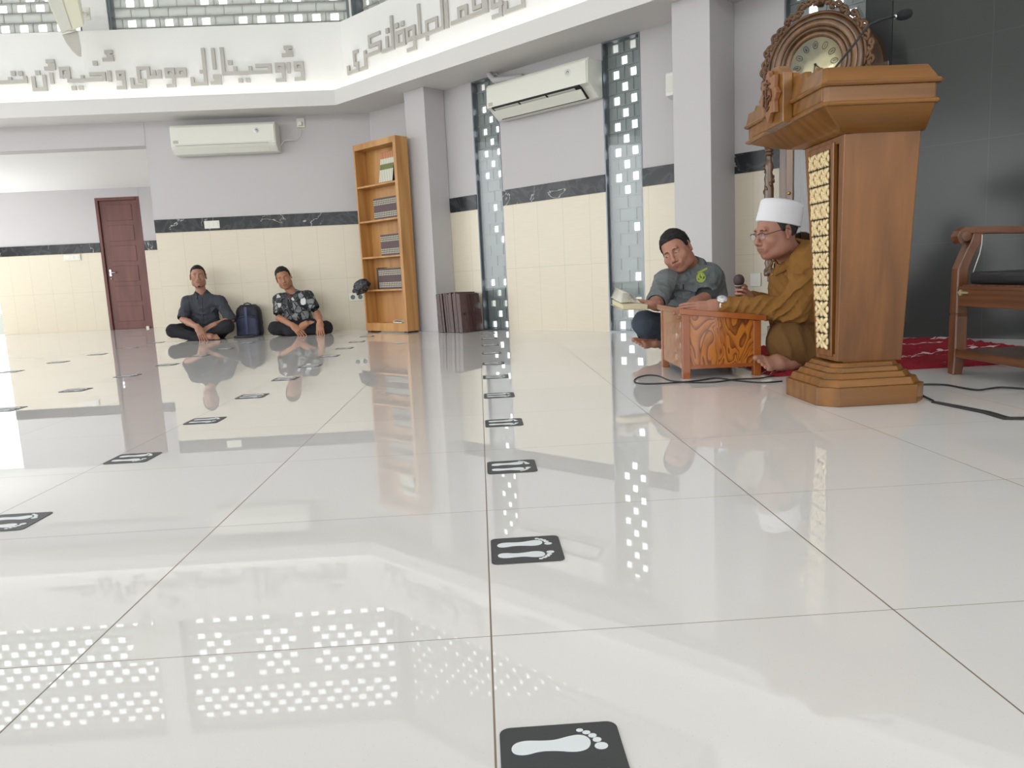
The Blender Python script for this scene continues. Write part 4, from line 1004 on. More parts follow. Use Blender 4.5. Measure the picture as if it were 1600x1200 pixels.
# ---- backpack between the two men
def softbox(name, c, hx, hy, hz, mat, parent, jit=0.006, top=0.75):
    m = MB(); rings = []; n = 24
    for k in range(11):
        f = k/10; z = c[2]-hz+2*hz*f; s_ = (1-0.04*math.sin(PI*f))*(1 if f < .7 else math.sqrt(max(0.02, 1-((f-.7)/.31)**2*(1-top*.35))))
        s_ *= 0.93+0.07*min(1, f*8)
        ring_ = []
        for i in range(n):
            a = 2*PI*i/n; ex = 0.55
            x = hx*s_*math.copysign(abs(math.cos(a))**ex, math.cos(a)); y = hy*s_*math.copysign(abs(math.sin(a))**ex, math.sin(a))
            p = Vector((c[0]+x, c[1]+y, z)); p += Vector((1, 1, 0.3))*jit*mnoise.noise(p*17); ring_.append(p)
        rings.append(ring_)
    m.loft(rings, 0, True, True); return m.build(name, mat, parent)
M['navy'] = plain('navy_nylon', (52, 56, 82), 0.6, var=0.15, vs=14, bump=0.3); M['navy2'] = plain('navy_panel', (34, 36, 50), 0.6, var=0.1, bump=0.3)
bp = fl(401, 522.5); bpk = thing('backpack', 'navy backpack standing against the back wall between the two seated men', 'backpack', (bp.x, 7.54, 0))
softbox('main_bag', (0, 0.05, 0.178), 0.142, 0.09, 0.175, M['navy2'], bpk); softbox('front_pocket', (0, -0.045, 0.12), 0.125, 0.03, 0.115, M['navy'], bpk, 0.004)
MB().box(-0.014, 0.014, -0.086, -0.080, 0.03, 0.33, M=Matrix.Rotation(0.02, 3, 'Y')).build('strap', plain('navy_webbing', (70, 76, 112), 0.6), bpk, 0.002)
MB().tube([(-0.04, 0.03, 0.335), (-0.035, 0.03, 0.362), (0.0, 0.03, 0.372), (0.035, 0.03, 0.362), (0.04, 0.03, 0.335)], 0.007, 8).build('carry_handle', M['navy2'], bpk)
MB().tube([(-0.115, -0.078, 0.20), (0, -0.084, 0.225), (0.115, -0.078, 0.20)], 0.003, 6).build('zip', M['dark'], bpk)
a = fl(366, 529.0); b = fl(405, 527.0)
m = MB(); d = (b-a); L = d.length; tt = thing('umbrella', 'thin black folded umbrella lying on the floor in front of the navy backpack', 'umbrella', a, math.atan2(d.y, d.x))
MB().lathe([(0.008, 0), (0.014, 0.02), (0.014, L*0.8), (0.006, L*0.84), (0.006, L)], 10, 0, (0, 0, 0.0145), Matrix.Rotation(PI/2, 3, 'Y')).build('furled_canopy', M['black'], tt)
# ---- plastic bag hanging off the shelf
M['bag'] = None
def m_bag():
    t = NT('black_plastic_film'); n = t.noise(t.coord(), 18, 4, 2); c = t.ramp(n, [(0.3, lin((28, 28, 32))), (0.62, lin((44, 44, 50))), (0.70, lin((176, 178, 188))), (0.75, lin((50, 50, 56)))]); t.bump(n, 0.6, 0.02); return t.set(c, 0.2)
m = MB(); rings = []
for k in range(12):
    f = k/11; n = 20; r_ = []
    for i in range(n):
        a_ = 2*PI*i/n; R1 = 0.078*math.sin(PI*min(1, f*0.9+0.12))**0.6
        p = Vector((0.17*(f-0.55)+R1*0.35*math.cos(a_), R1*0.9*math.cos(a_)-0.035, 0.055*(f)+R1*math.sin(a_)+0.02))
        p += Vector((1, 1, 1))*0.022*mnoise.noise(p*26+Vector((3, 0, 0))); r_.append(p)
    rings.append(r_)
m.loft(rings, 0, True, False)
o = m.build('plastic_bag', m_bag()); o.location = wallp(BS0+0.12, BOUT+0.06, zs[1]-0.005); o.rotation_euler = (0, 0, RW)
tag(o, 'crumpled black plastic bag with white print hanging off the fourth shelf', 'bag')
# ================================================================== PEOPLE (smooth bodies grown from blended volumes)
def V3(v): return np.array([v[0], v[1], v[2]], dtype=np.float64)
class SDF:
    def __init__(s, lo, hi, h):
        s.lo = V3(lo); s.h = h; n = np.ceil((V3(hi)-s.lo)/h).astype(int)+1; s.n = n
        s.F = np.full(tuple(n), 1.0, np.float32)
        s.ax = [(s.lo[i]+h*np.arange(n[i])).astype(np.float32) for i in range(3)]
    def reg(s, lo, hi, pad):
        sl = []
        for i in range(3):
            a = int(max(0, math.floor((lo[i]-pad-s.lo[i])/s.h))); b = int(min(s.n[i], math.ceil((hi[i]+pad-s.lo[i])/s.h)+1))
            if b <= a: return None
            sl.append(slice(a, b))
        X = s.ax[0][sl[0]][:, None, None]; Y = s.ax[1][sl[1]][None, :, None]; Z = s.ax[2][sl[2]][None, None, :]
        return tuple(sl), X, Y, Z
    def comb(s, sl, d, k, op):
        a = s.F[sl]
        if op == 'u':
            if k > 0: h = np.maximum(k-np.abs(a-d), 0)/k; s.F[sl] = np.minimum(a, d)-h*h*k*0.25
            else: s.F[sl] = np.minimum(a, d)
        elif op == 's':
            d = -d
            if k > 0: h = np.maximum(k-np.abs(a-d), 0)/k; s.F[sl] = np.maximum(a, d)+h*h*k*0.25
            else: s.F[sl] = np.maximum(a, d)
    def cone(s, a, b, ra, rb, k=0.02, op='u'):
        a = V3(a); b = V3(b); r = max(ra, rb); q = s.reg(np.minimum(a, b)-r, np.maximum(a, b)+r, k+3*s.h)
        if q is None: return s
        sl, X, Y, Z = q; d = b-a; L2 = float(d@d)+1e-12
        t = np.clip(((X-a[0])*d[0]+(Y-a[1])*d[1]+(Z-a[2])*d[2])/L2, 0, 1)
        D_ = np.sqrt((X-a[0]-t*d[0])**2+(Y-a[1]-t*d[1])**2+(Z-a[2]-t*d[2])**2)-(ra+(rb-ra)*t)
        s.comb(sl, D_, k, op); return s
    def ell(s, c, r, R=None, k=0.02, op='u'):      # R: 3x3 with the ellipsoid axes as columns
        c = V3(c); r = V3(r); R = np.eye(3) if R is None else np.array(R); m = max(r)
        q = s.reg(c-m, c+m, k+3*s.h)
        if q is None: return s
        sl, X, Y, Z = q; P = [(X-c[0])*R[0, i]+(Y-c[1])*R[1, i]+(Z-c[2])*R[2, i] for i in range(3)]
        k0 = np.sqrt(sum((P[i]/r[i])**2 for i in range(3))); k1 = np.sqrt(sum((P[i]/r[i]**2)**2 for i in range(3)))+1e-9
        s.comb(sl, k0*(k0-1)/k1, k, op); return s
    def slab(s, a, b, ua, va, ra, rb, k=0.03, op='u'):   # tapered elliptical limb: ra, rb = (r_u, r_v); ua, va axes
        a = V3(a); b = V3(b); u = V3(ua); v = V3(va); r = max(max(ra), max(rb)); q = s.reg(np.minimum(a, b)-r, np.maximum(a, b)+r, k+3*s.h)
        if q is None: return s
        sl, X, Y, Z = q; d = b-a; L2 = float(d@d)+1e-12
        t = np.clip(((X-a[0])*d[0]+(Y-a[1])*d[1]+(Z-a[2])*d[2])/L2, 0, 1)
        W = [X-a[0]-t*d[0], Y-a[1]-t*d[1], Z-a[2]-t*d[2]]
        wu = W[0]*u[0]+W[1]*u[1]+W[2]*u[2]; wv = W[0]*v[0]+W[1]*v[1]+W[2]*v[2]
        w2 = np.maximum(W[0]**2+W[1]**2+W[2]**2-wu**2-wv**2, 0)
        ru = ra[0]+(rb[0]-ra[0])*t; rv = ra[1]+(rb[1]-ra[1])*t; rm = np.minimum(ru, rv)
        D_ = (np.sqrt((wu/ru)**2+(wv/rv)**2+w2/rm**2)-1)*rm
        s.comb(sl, D_, k, op); return s
    def plane(s, p, n, k=0.0):     # keep the side where (x-p).n < 0
        p = V3(p); n = V3(n); n = n/np.linalg.norm(n)
        D_ = (s.ax[0][:, None, None]-p[0])*n[0]+(s.ax[1][None, :, None]-p[1])*n[1]+(s.ax[2][None, None, :]-p[2])*n[2]
        if k > 0: h = np.maximum(k-np.abs(s.F-D_), 0)/k; s.F = (np.maximum(s.F, D_)+h*h*k*0.25).astype(np.float32)
        else: s.F = np.maximum(s.F, D_).astype(np.float32)
        return s
    def wrinkle(s, amp, freq, seed, stretch=(1, 1, 1)):
        rg = np.random.RandomState(seed); X = s.ax[0][:, None, None]; Y = s.ax[1][None, :, None]; Z = s.ax[2][None, None, :]
        N = np.zeros(tuple(s.n), np.float32); 
        for i in range(6):
            d = rg.normal(size=3)*np.array(stretch); d = d/np.linalg.norm(d)*freq*rg.uniform(.6, 1.7); e = rg.normal(size=3); e = e/np.linalg.norm(e)*freq*.5
            ph = rg.uniform(0, 6.28); w_ = np.sin(X*e[0]+Y*e[1]+Z*e[2]+ph)*1.5
            q = np.sin(X*d[0]+Y*d[1]+Z*d[2]+w_); N += (1-np.abs(q))**2-0.35
        s.F -= (amp*N/2.2).astype(np.float32); return s
    def folds(s, p, dr, wl, amp, rad, seed=0):      # a patch of cloth folds: ridges across dr, wavelength wl
        p = V3(p); d = nrm(dr); q = s.reg(p-rad*1.8, p+rad*1.8, 0)
        if q is None: return s
        sl, X, Y, Z = q; rg = np.random.RandomState(seed); e = nrm(np.cross(d, rg.normal(size=3)))
        a = ((X-p[0])*d[0]+(Y-p[1])*d[1]+(Z-p[2])*d[2]); b = ((X-p[0])*e[0]+(Y-p[1])*e[1]+(Z-p[2])*e[2]); r2 = (X-p[0])**2+(Y-p[1])**2+(Z-p[2])**2
        ph = a*6.283/wl+1.3*np.sin(b*6.283/(wl*3.1)+seed)+.8*np.sin(a*6.283/(wl*2.3)+seed*2); N = 1-2*np.abs(np.sin(ph/2))**.7
        s.F[sl] -= (amp*N*np.exp(-r2/(rad*rad))).astype(np.float32); return s
    def mesh(s):
        F = s.F.copy(); F[0], F[-1] = 1, 1; F[:, 0], F[:, -1] = 1, 1; F[:, :, 0], F[:, :, -1] = 1, 1
        S = F < 0; nx, ny, nz = F.shape
        c = np.zeros((nx-1, ny-1, nz-1), np.int8)
        for dx in (0, 1):
            for dy in (0, 1):
                for dz in (0, 1): c += S[dx:nx-1+dx, dy:ny-1+dy, dz:nz-1+dz]
        act = (c > 0) & (c < 8); idx = np.full(act.shape, -1, np.int64); I = np.argwhere(act); idx[act] = np.arange(len(I))
        acc = np.zeros((len(I), 3)); cnt = np.zeros(len(I))
        for ax in range(3):
            o = [a for a in range(3) if a != ax]
            for p in (0, 1):
                for q in (0, 1):
                    A = I.copy(); A[:, o[0]] += p; A[:, o[1]] += q; B = A.copy(); B[:, ax] += 1
                    fa = F[A[:, 0], A[:, 1], A[:, 2]]; fb_ = F[B[:, 0], B[:, 1], B[:, 2]]; m = (fa < 0) != (fb_ < 0)
                    t = np.where(m, fa/(fa-fb_+1e-12), 0); P = A.astype(float); P[:, ax] += t
                    acc[m] += P[m]; cnt[m] += 1
        v = s.lo+(acc/cnt[:, None])*s.h
        fs = []
        for ax in range(3):
            o = [(ax+1) % 3, (ax+2) % 3]
            sh = [slice(None)]*3; sh2 = [slice(None)]*3; sh[ax] = slice(0, -1); sh2[ax] = slice(1, None)
            cr_ = S[tuple(sh)] != S[tuple(sh2)]; E_ = np.argwhere(cr_)
            E_ = E_[(E_[:, o[0]] > 0) & (E_[:, o[1]] > 0) & (E_[:, o[0]] < F.shape[o[0]]-1) & (E_[:, o[1]] < F.shape[o[1]]-1)]
            def g(a, b):
                Q = E_.copy(); Q[:, o[0]] -= a; Q[:, o[1]] -= b; return idx[Q[:, 0], Q[:, 1], Q[:, 2]]
            q = np.stack([g(0, 0), g(1, 0), g(1, 1), g(0, 1)], 1); ins = S[E_[:, 0], E_[:, 1], E_[:, 2]]
            q[~ins] = q[~ins][:, ::-1]; fs.append(q)
        f = np.concatenate(fs); f = f[(f >= 0).all(1)]
        return v, f
def npobj(name, parts, mats, parent=None, matfn=None, smooth_it=0, label=None):
    vs = []; fs = []; b = 0
    for v, f in parts: vs.append(v); fs.append(f+b); b += len(v)
    v = np.concatenate(vs); f = np.concatenate(fs)
    me = D.meshes.new(name); me.vertices.add(len(v)); me.vertices.foreach_set('co', v.astype(np.float32).ravel())
    me.loops.add(len(f)*4); me.loops.foreach_set('vertex_index', f.astype(np.int32).ravel())
    me.polygons.add(len(f)); me.polygons.foreach_set('loop_start', np.arange(0, len(f)*4, 4, dtype=np.int32))
    try: me.polygons.foreach_set('loop_total', np.full(len(f), 4, np.int32))
    except Exception: pass
    for m in (mats if isinstance(mats, (list, tuple)) else [mats]): me.materials.append(m)
    if matfn is not None: me.polygons.foreach_set('material_index', matfn(v[f].mean(1)).astype(np.int32))
    me.polygons.foreach_set('use_smooth', np.ones(len(f), bool)); me.update(calc_edges=True); me.validate()
    o = D.objects.new(name, me); COL.objects.link(o)
    if parent: o.parent = parent; o.matrix_parent_inverse = Matrix.Translation(-parent.location)
    if smooth_it: md = o.modifiers.new('sm', 'SMOOTH'); md.iterations = smooth_it; md.factor = 0.5
    if label: o['label'] = label
    return o
def nrm(v): v = np.array(v, float); return v/np.linalg.norm(v)
def basis(F, U):
    F = nrm(F); U = np.array(U, float); U = nrm(U-F*(U@F)); R = np.cross(F, U); return np.stack([R, F, U], 1)   # columns right, front, up

def m_skin(name, c, c2):
    t = NT(name); n = t.noise(t.coord(), 26, 3); col = t.mix(n, lin(c), lin(c2)); t.bump(t.noise(t.coord(), 420, 2), 0.08, 0.002)
    m = t.set(col, 0.52); t.b.inputs['Subsurface Weight'].default_value = 0.0; t.b.inputs['Subsurface Radius'].default_value = (0.02, 0.008, 0.004); t.b.inputs['Subsurface Scale'].default_value = 0.3
    return m
def m_cloth(name, c, var=0.06, rough=0.85, weave=700):
    t = NT(name); n = t.noise(t.coord(), 9, 3); c0 = lin(c); a = tuple(x*(1-var) for x in c0[:3])+(1,); b = tuple(min(1, x*(1+var)) for x in c0[:3])+(1,)
    t.bump(t.noise(t.coord(), weave, 2), 0.15, 0.001); return t.set(t.mix(n, a, b), rough, 0, 0.25)
M['hair'] = m_cloth('black_hair', (34, 32, 32), 0.2, 0.6, 300); M['hair_grey'] = m_cloth('greying_hair', (52, 50, 50), 0.35, 0.6, 300)
M['brow'] = m_cloth('eyebrow_hair', (70, 54, 48), 0.2, 0.7, 300)
M['lip'] = plain('lips', (146, 94, 84), 0.45); M['eyewhite'] = plain('eye_white', (205, 198, 190), 0.25, var=0.02); M['iris'] = plain('iris_dark', (34, 24, 20), 0.15)

def head(P, H, C, F, U, hs, neck, nr=0.056, fat=1.0, fat_j=1.0):
    """sculpts head and neck; returns grid part and frame"""
    B = basis(F, U); C = V3(C)
    def L(x, y, z): return C+B@(np.array([x, y, z])*hs)
    g = SDF(np.minimum(C, V3(neck))-0.17, np.maximum(C, V3(neck))+0.17, H)
    e = lambda c, r, k=0.02, op='u': g.ell(L(*c), np.array(r)*hs, B, k, op)
    co = lambda a, b, ra, rb, k=0.02, op='u': g.cone(L(*a), L(*b), ra*hs, rb*hs, k, op)
    e((0, -.014, .028), (.074, .094, .090), 0)
    e((0, .024, -.040), (.058*fat, .066, .076), 0.03)
    co((-.034*fat_j, .030, -.082), (.034*fat_j, .030, -.082), .026, .026, .03)          # jaw
    e((0, .064, -.098), (.024, .022, .020), 0.03)                       # chin
    for sx in (-1, 1):
        e((sx*.040*fat, .060, -.030), (.024, .022, .024), 0.03)          # cheekbones
        e((sx*.052*fat_j, .010, -.066), (.016, .034, .030), 0.03)         # jaw corners
    co((-.034, .080, .020), (.034, .080, .020), .010, .010, .02)        # brow ridge
    for sx in (-1, 1):
        e((sx*.031, .092, .001), (.019, .016, .012), 0.014, 's')
        e((sx*.031, .0745, .000), (.0155, .0135, .0125), 0.006)
        co((sx*.018, .087, -.0005), (sx*.044, .080, -.0015), .0016, .0016, .003, 's')     # lid slit
        co((sx*.017, .086, -.013), (sx*.042, .081, -.015), .004, .003, .008)              # lower lid bag
    co((0, .086, .010), (0, .106, -.030), .0075, .0095, .014); e((0, .106, -.036), (.0125, .011, .010), .010)
    for sx in (-1, 1):
        e((sx*.0135, .096, -.040), (.0085, .010, .0075), .006); e((sx*.007, .105, -.046), (.0035, .004, .003), .003, 's')
        co((sx*.019, .092, -.044), (sx*.031, .078, -.068), .0012, .0012, .008, 's')       # smile fold
    e((0, .084, -.064), (.032, .013, .020), .018)
    e((0, .0925, -.0615), (.022, .0065, .0045), .005); e((0, .0905, -.0720), (.019, .007, .0055), .006)
    co((-.024, .0945, -.0668), (.024, .0945, -.0668), .0013, .0013, .003, 's')
    for sx in (-1, 1):
        er = B @ np.array([[math.cos(sx*.35), math.sin(sx*.35)*1, 0], [-math.sin(sx*.35), math.cos(sx*.35), 0], [0, 0, 1]])
        g.ell(L(sx*.078, -.012, -.006), np.array([.008, .019, .032])*hs, er, .008)
        g.ell(L(sx*.087, -.006, -.002), np.array([.006, .011, .018])*hs, er, .004, 's')
        g.ell(L(sx*.080, -.004, -.030), np.array([.006, .009, .010])*hs, er, .006)
    g.cone(L(0, -.028, -.070), neck, nr*0.98, nr*1.12, .035)
    v, f = g.mesh()
    return (v, f), B, L
def head_matfn(L, B, C, hs):
    C = V3(C)
    def fn(c):
        q = (c-C) @ B / hs; m = np.zeros(len(c))
        lip = (np.abs(q[:, 2]+.067) < .0115-.0055*np.abs(q[:, 0])/.024) & (np.abs(q[:, 0]) < .0245) & (q[:, 1] > .084)
        m[lip] = 1; return m
    return fn
def face_bits(parent, L, B, hs, gaze=(0, 0), lid=0.0035, brow=(34, 30, 30), browt=0.0028):
    for sx in (-1, 1):
        m = MB(); Bm = Matrix(B.tolist())
        m.ell(L(sx*.031, .0815, -.0010), (.0115*hs, .0062*hs, lid*hs), 8, 0, Bm); m.build('eye', M['eyewhite'], parent)
        m = MB(); m.ell(L(sx*.031+gaze[0], .0850, -.0010+gaze[1]), (.0048*hs, .0036*hs, lid*0.98*hs), 8, 0, Bm); m.build('iris', M['iris'], parent)
        m = MB(); pts = [L(sx*(.013+.034*t_), .0925-.011*t_**2-.002*t_, .0195+.0028*math.sin(PI*t_)-.002*t_*t_) for t_ in [k/7 for k in range(8)]]
        m.tube(pts, [browt*hs*(0.55+.45*math.sin(PI*k/7)) for k in range(8)], 6); m.build('eyebrow', M['brow'], parent)
def hair(parent, H, C, B, hs, prof, mat, thick=0.0045, seed=1, cuts=()):
    C = V3(C); g = SDF(C-0.16, C+0.16, H)
    sl, X, Y, Z = g.reg(g.lo, g.lo+g.h*g.n, 0)
    P = [((X-C[0])*B[0, i]+(Y-C[1])*B[1, i]+(Z-C[2])*B[2, i])/hs for i in range(3)]
    r = (.074+thick/hs, .094+thick/hs, .090+thick/hs); p = [P[0], P[1]+.014, P[2]-.028]
    k0 = np.sqrt(sum((p[i]/r[i])**2 for i in range(3))); k1 = np.sqrt(sum((p[i]/r[i]**2)**2 for i in range(3)))+1e-9
    d = k0*(k0-1)/k1
    rg = np.random.RandomState(seed); nz_ = 0
    for i in range(5):
        w_ = rg.normal(size=3); w_ = w_/np.linalg.norm(w_)*rg.uniform(150, 330); nz_ = nz_+np.sin(P[0]*w_[0]+P[1]*w_[1]+P[2]*w_[2]+i)
    d = d-0.0007*nz_
    hl = np.interp(P[1], [a for a, b in prof], [b for a, b in prof]) + 0.0012*nz_
    side = np.clip((np.abs(P[0])-.05)/.025, 0, 1)
    d = np.maximum(d, (hl-P[2])*0.75)
    for (cx, cy, cz, cr_) in cuts: d = np.maximum(d, cr_-np.sqrt((np.abs(P[0])-cx)**2+(P[1]-cy)**2+(P[2]-cz)**2))
    g.F = (d*hs).astype(np.float32)
    return npobj('hair', [g.mesh()], mat, parent)
HP = [(-.12, -.055), (-.07, -.050), (-.035, -.030), (-.022, .012), (-.006, .012), (.006, -.004), (.018, .004), (.030, .040), (.050, .066), (.075, .074), (.12, .072)]

def hand(g, W, d, n, side, curl, hs=1.0, spread=0.10, thumb=(0.55, 0.75, -0.15), tcurl=0.3):
    """W wrist, d towards the fingers, n out of the back of the hand, side +1/-1: thumb on +s or -s (s = d x n)"""
    W = V3(W); d = nrm(d); n = nrm(np.array(n, float)-d*(np.array(n, float)@d)); s = np.cross(d, n)*side
    u = s
    g.slab(W-d*.02, W+d*.025*hs, u, n, (.027*hs, .020*hs), (.032*hs, .017*hs), .015)
    g.slab(W+d*.02*hs, W+d*.078*hs, u, n, (.031*hs, .0155*hs), (.037*hs, .0125*hs), .014)
    g.ell(W+d*.03*hs+s*.020*hs-n*.006*hs, np.array([.017, .028, .014])*hs, np.stack([s, d, n], 1), .01)
    Ls = [.044, .049, .046, .036]; off = [.0285, .0095, -.0095, -.0275]
    for i in range(4):
        c = curl[i]; b = W+d*(.083-abs(i-1.3)*.0035)*hs+s*off[i]*hs
        dd = nrm(d+s*(1.2-i)*spread); r0 = (.0088 if i < 3 else .0078)*hs; p = b-dd*.012*hs
        ang = 0; L_ = Ls[i]*hs
        for j, (fl_, rr_) in enumerate(((1.0, 1.0), (.62, .90), (.48, .80))):
            ang += c*(0.55, 1.0, 0.7)[j]; q = dd*math.cos(ang)-n*math.sin(ang); e = p+q*L_*fl_ + (q*.012*hs if j == 0 else 0)
            g.cone(p, e, r0*rr_*1.02, r0*rr_*.93, .004); p = e
    t0 = W+d*.018*hs+s*.022*hs-n*.004*hs; td = nrm(d*thumb[0]+s*thumb[1]+n*thumb[2]); t1 = t0+td*.042*hs
    td2 = nrm(td+d*tcurl); t2 = t1+td2*.032*hs; td3 = nrm(td2+d*tcurl*1.2-n*.1); t3 = t2+td3*.024*hs
    g.cone(t0, t1, .0145*hs, .0108*hs, .012); g.cone(t1, t2, .0105*hs, .0095*hs, .004); g.cone(t2, t3, .0095*hs, .0078*hs, .003)
def arm_part(H, elbow, wrist, d, n, side, curl, hs=1.0, r=(.040, .027), **kw):
    E_, W = V3(elbow), V3(wrist); fin = W+nrm(d)*.22
    g = SDF(np.minimum(np.minimum(E_, W), fin)-.09, np.maximum(np.maximum(E_, W), fin)+.09, H)
    g.cone(E_, E_*.6+W*.4, r[0], r[0]*1.0, .01); g.cone(E_*.6+W*.4, W, r[0]*.98, r[1], .02)
    hand(g, W, d, n, side, curl, hs, **kw)
    return g.mesh()
def foot_part(H, ankle, heel, d, up, hs=1.0, toe_side=1, curl=0.15):
    A, He = V3(ankle), V3(heel); d = nrm(d); up = np.array(up, float); up = nrm(up-d*(up@d)); s = np.cross(d, up)*toe_side
    g = SDF(np.minimum(A, He)-.30, np.maximum(A, He)+.30, H)
    g.cone(A, He+up*.02, .034, .034, .02); g.ell(He, np.array([.034, .036, .032])*hs, np.stack([s, d, up], 1), .02)
    ball = He+d*.145*hs
    g.slab(He+up*.010, He+d*.07*hs+up*.014, s, up, (.032*hs, .030*hs), (.034*hs, .028*hs), .02)
    g.slab(He+d*.07*hs+up*.012, ball, s, up, (.035*hs, .026*hs), (.044*hs, .017*hs), .02)
    g.slab(A*.5+He*.5+up*.03, He+d*.08*hs+up*.028, s, up, (.028, .028), (.026, .02), .03)
    offs = [.034, .012, -.006, -.022, -.036]; rs_ = [.0135, .0095, .009, .0085, .008]; Ls = [.045, .040, .035, .030, .025]
    for i in range(5):
        b = ball+s*offs[i]*hs+d*(.008-.006*i)*hs; e = b+nrm(d-up*curl)*Ls[i]*hs
        g.cone(b, e, rs_[i]*1.05*hs, rs_[i]*hs, .004)
    return g.mesh()
def collar(parent, neck, axis, front, r0, r1, mat, h=0.034, open_=0.5, seed=0):
    r0 *= 1.04; r1 *= 1.12
    """turned-down collar: band around the neck, open at the front, two points folding outwards"""
    N = V3(neck); a = nrm(axis); f = nrm(np.array(front, float)-a*(np.array(front, float)@a)); s = np.cross(f, a); m = MB()
    n = 28; inner = []; top = []; low = []; lo2 = []
    for k in range(n+1):
        t_ = -1+2*k/n; ang = PI/2+PI+t_*(PI-open_*0.5) ; ang = -PI/2+t_*(PI-open_*0.55)     # 0 at the back
        dv = s*math.cos(ang)+f*math.sin(ang); e = abs(t_)**6
        inner.append(Vector(N+dv*r0*0.98-a*(h*.6+e*.010))); top.append(Vector(N+dv*r0*1.05+a*(h*.62-e*.022)))
        low.append(Vector(N+dv*(r1+e*.008)-a*(h*.30+e*.035)+f*e*.020)); lo2.append(Vector(N+dv*(r1-.004+e*.008)-a*(h*.36+e*.035)+f*e*.018))
    L_ = n+1; vs = inner+top+low+lo2; fs = []
    for k in range(n):
        for r_ in range(3): fs.append((r_*L_+k, r_*L_+k+1, (r_+1)*L_+k+1, (r_+1)*L_+k))
    m.add(vs, fs, 0, True); o = m.build('collar', mat, parent); md = o.modifiers.new('s', 'SOLIDIFY'); md.thickness = 0.003; return o

def person(label, loc):
    t = thing('person', label, 'person', loc); WORLD.add(t.name); return t
def mid(a, b, t=0.5): return V3(a)*(1-t)+V3(b)*t
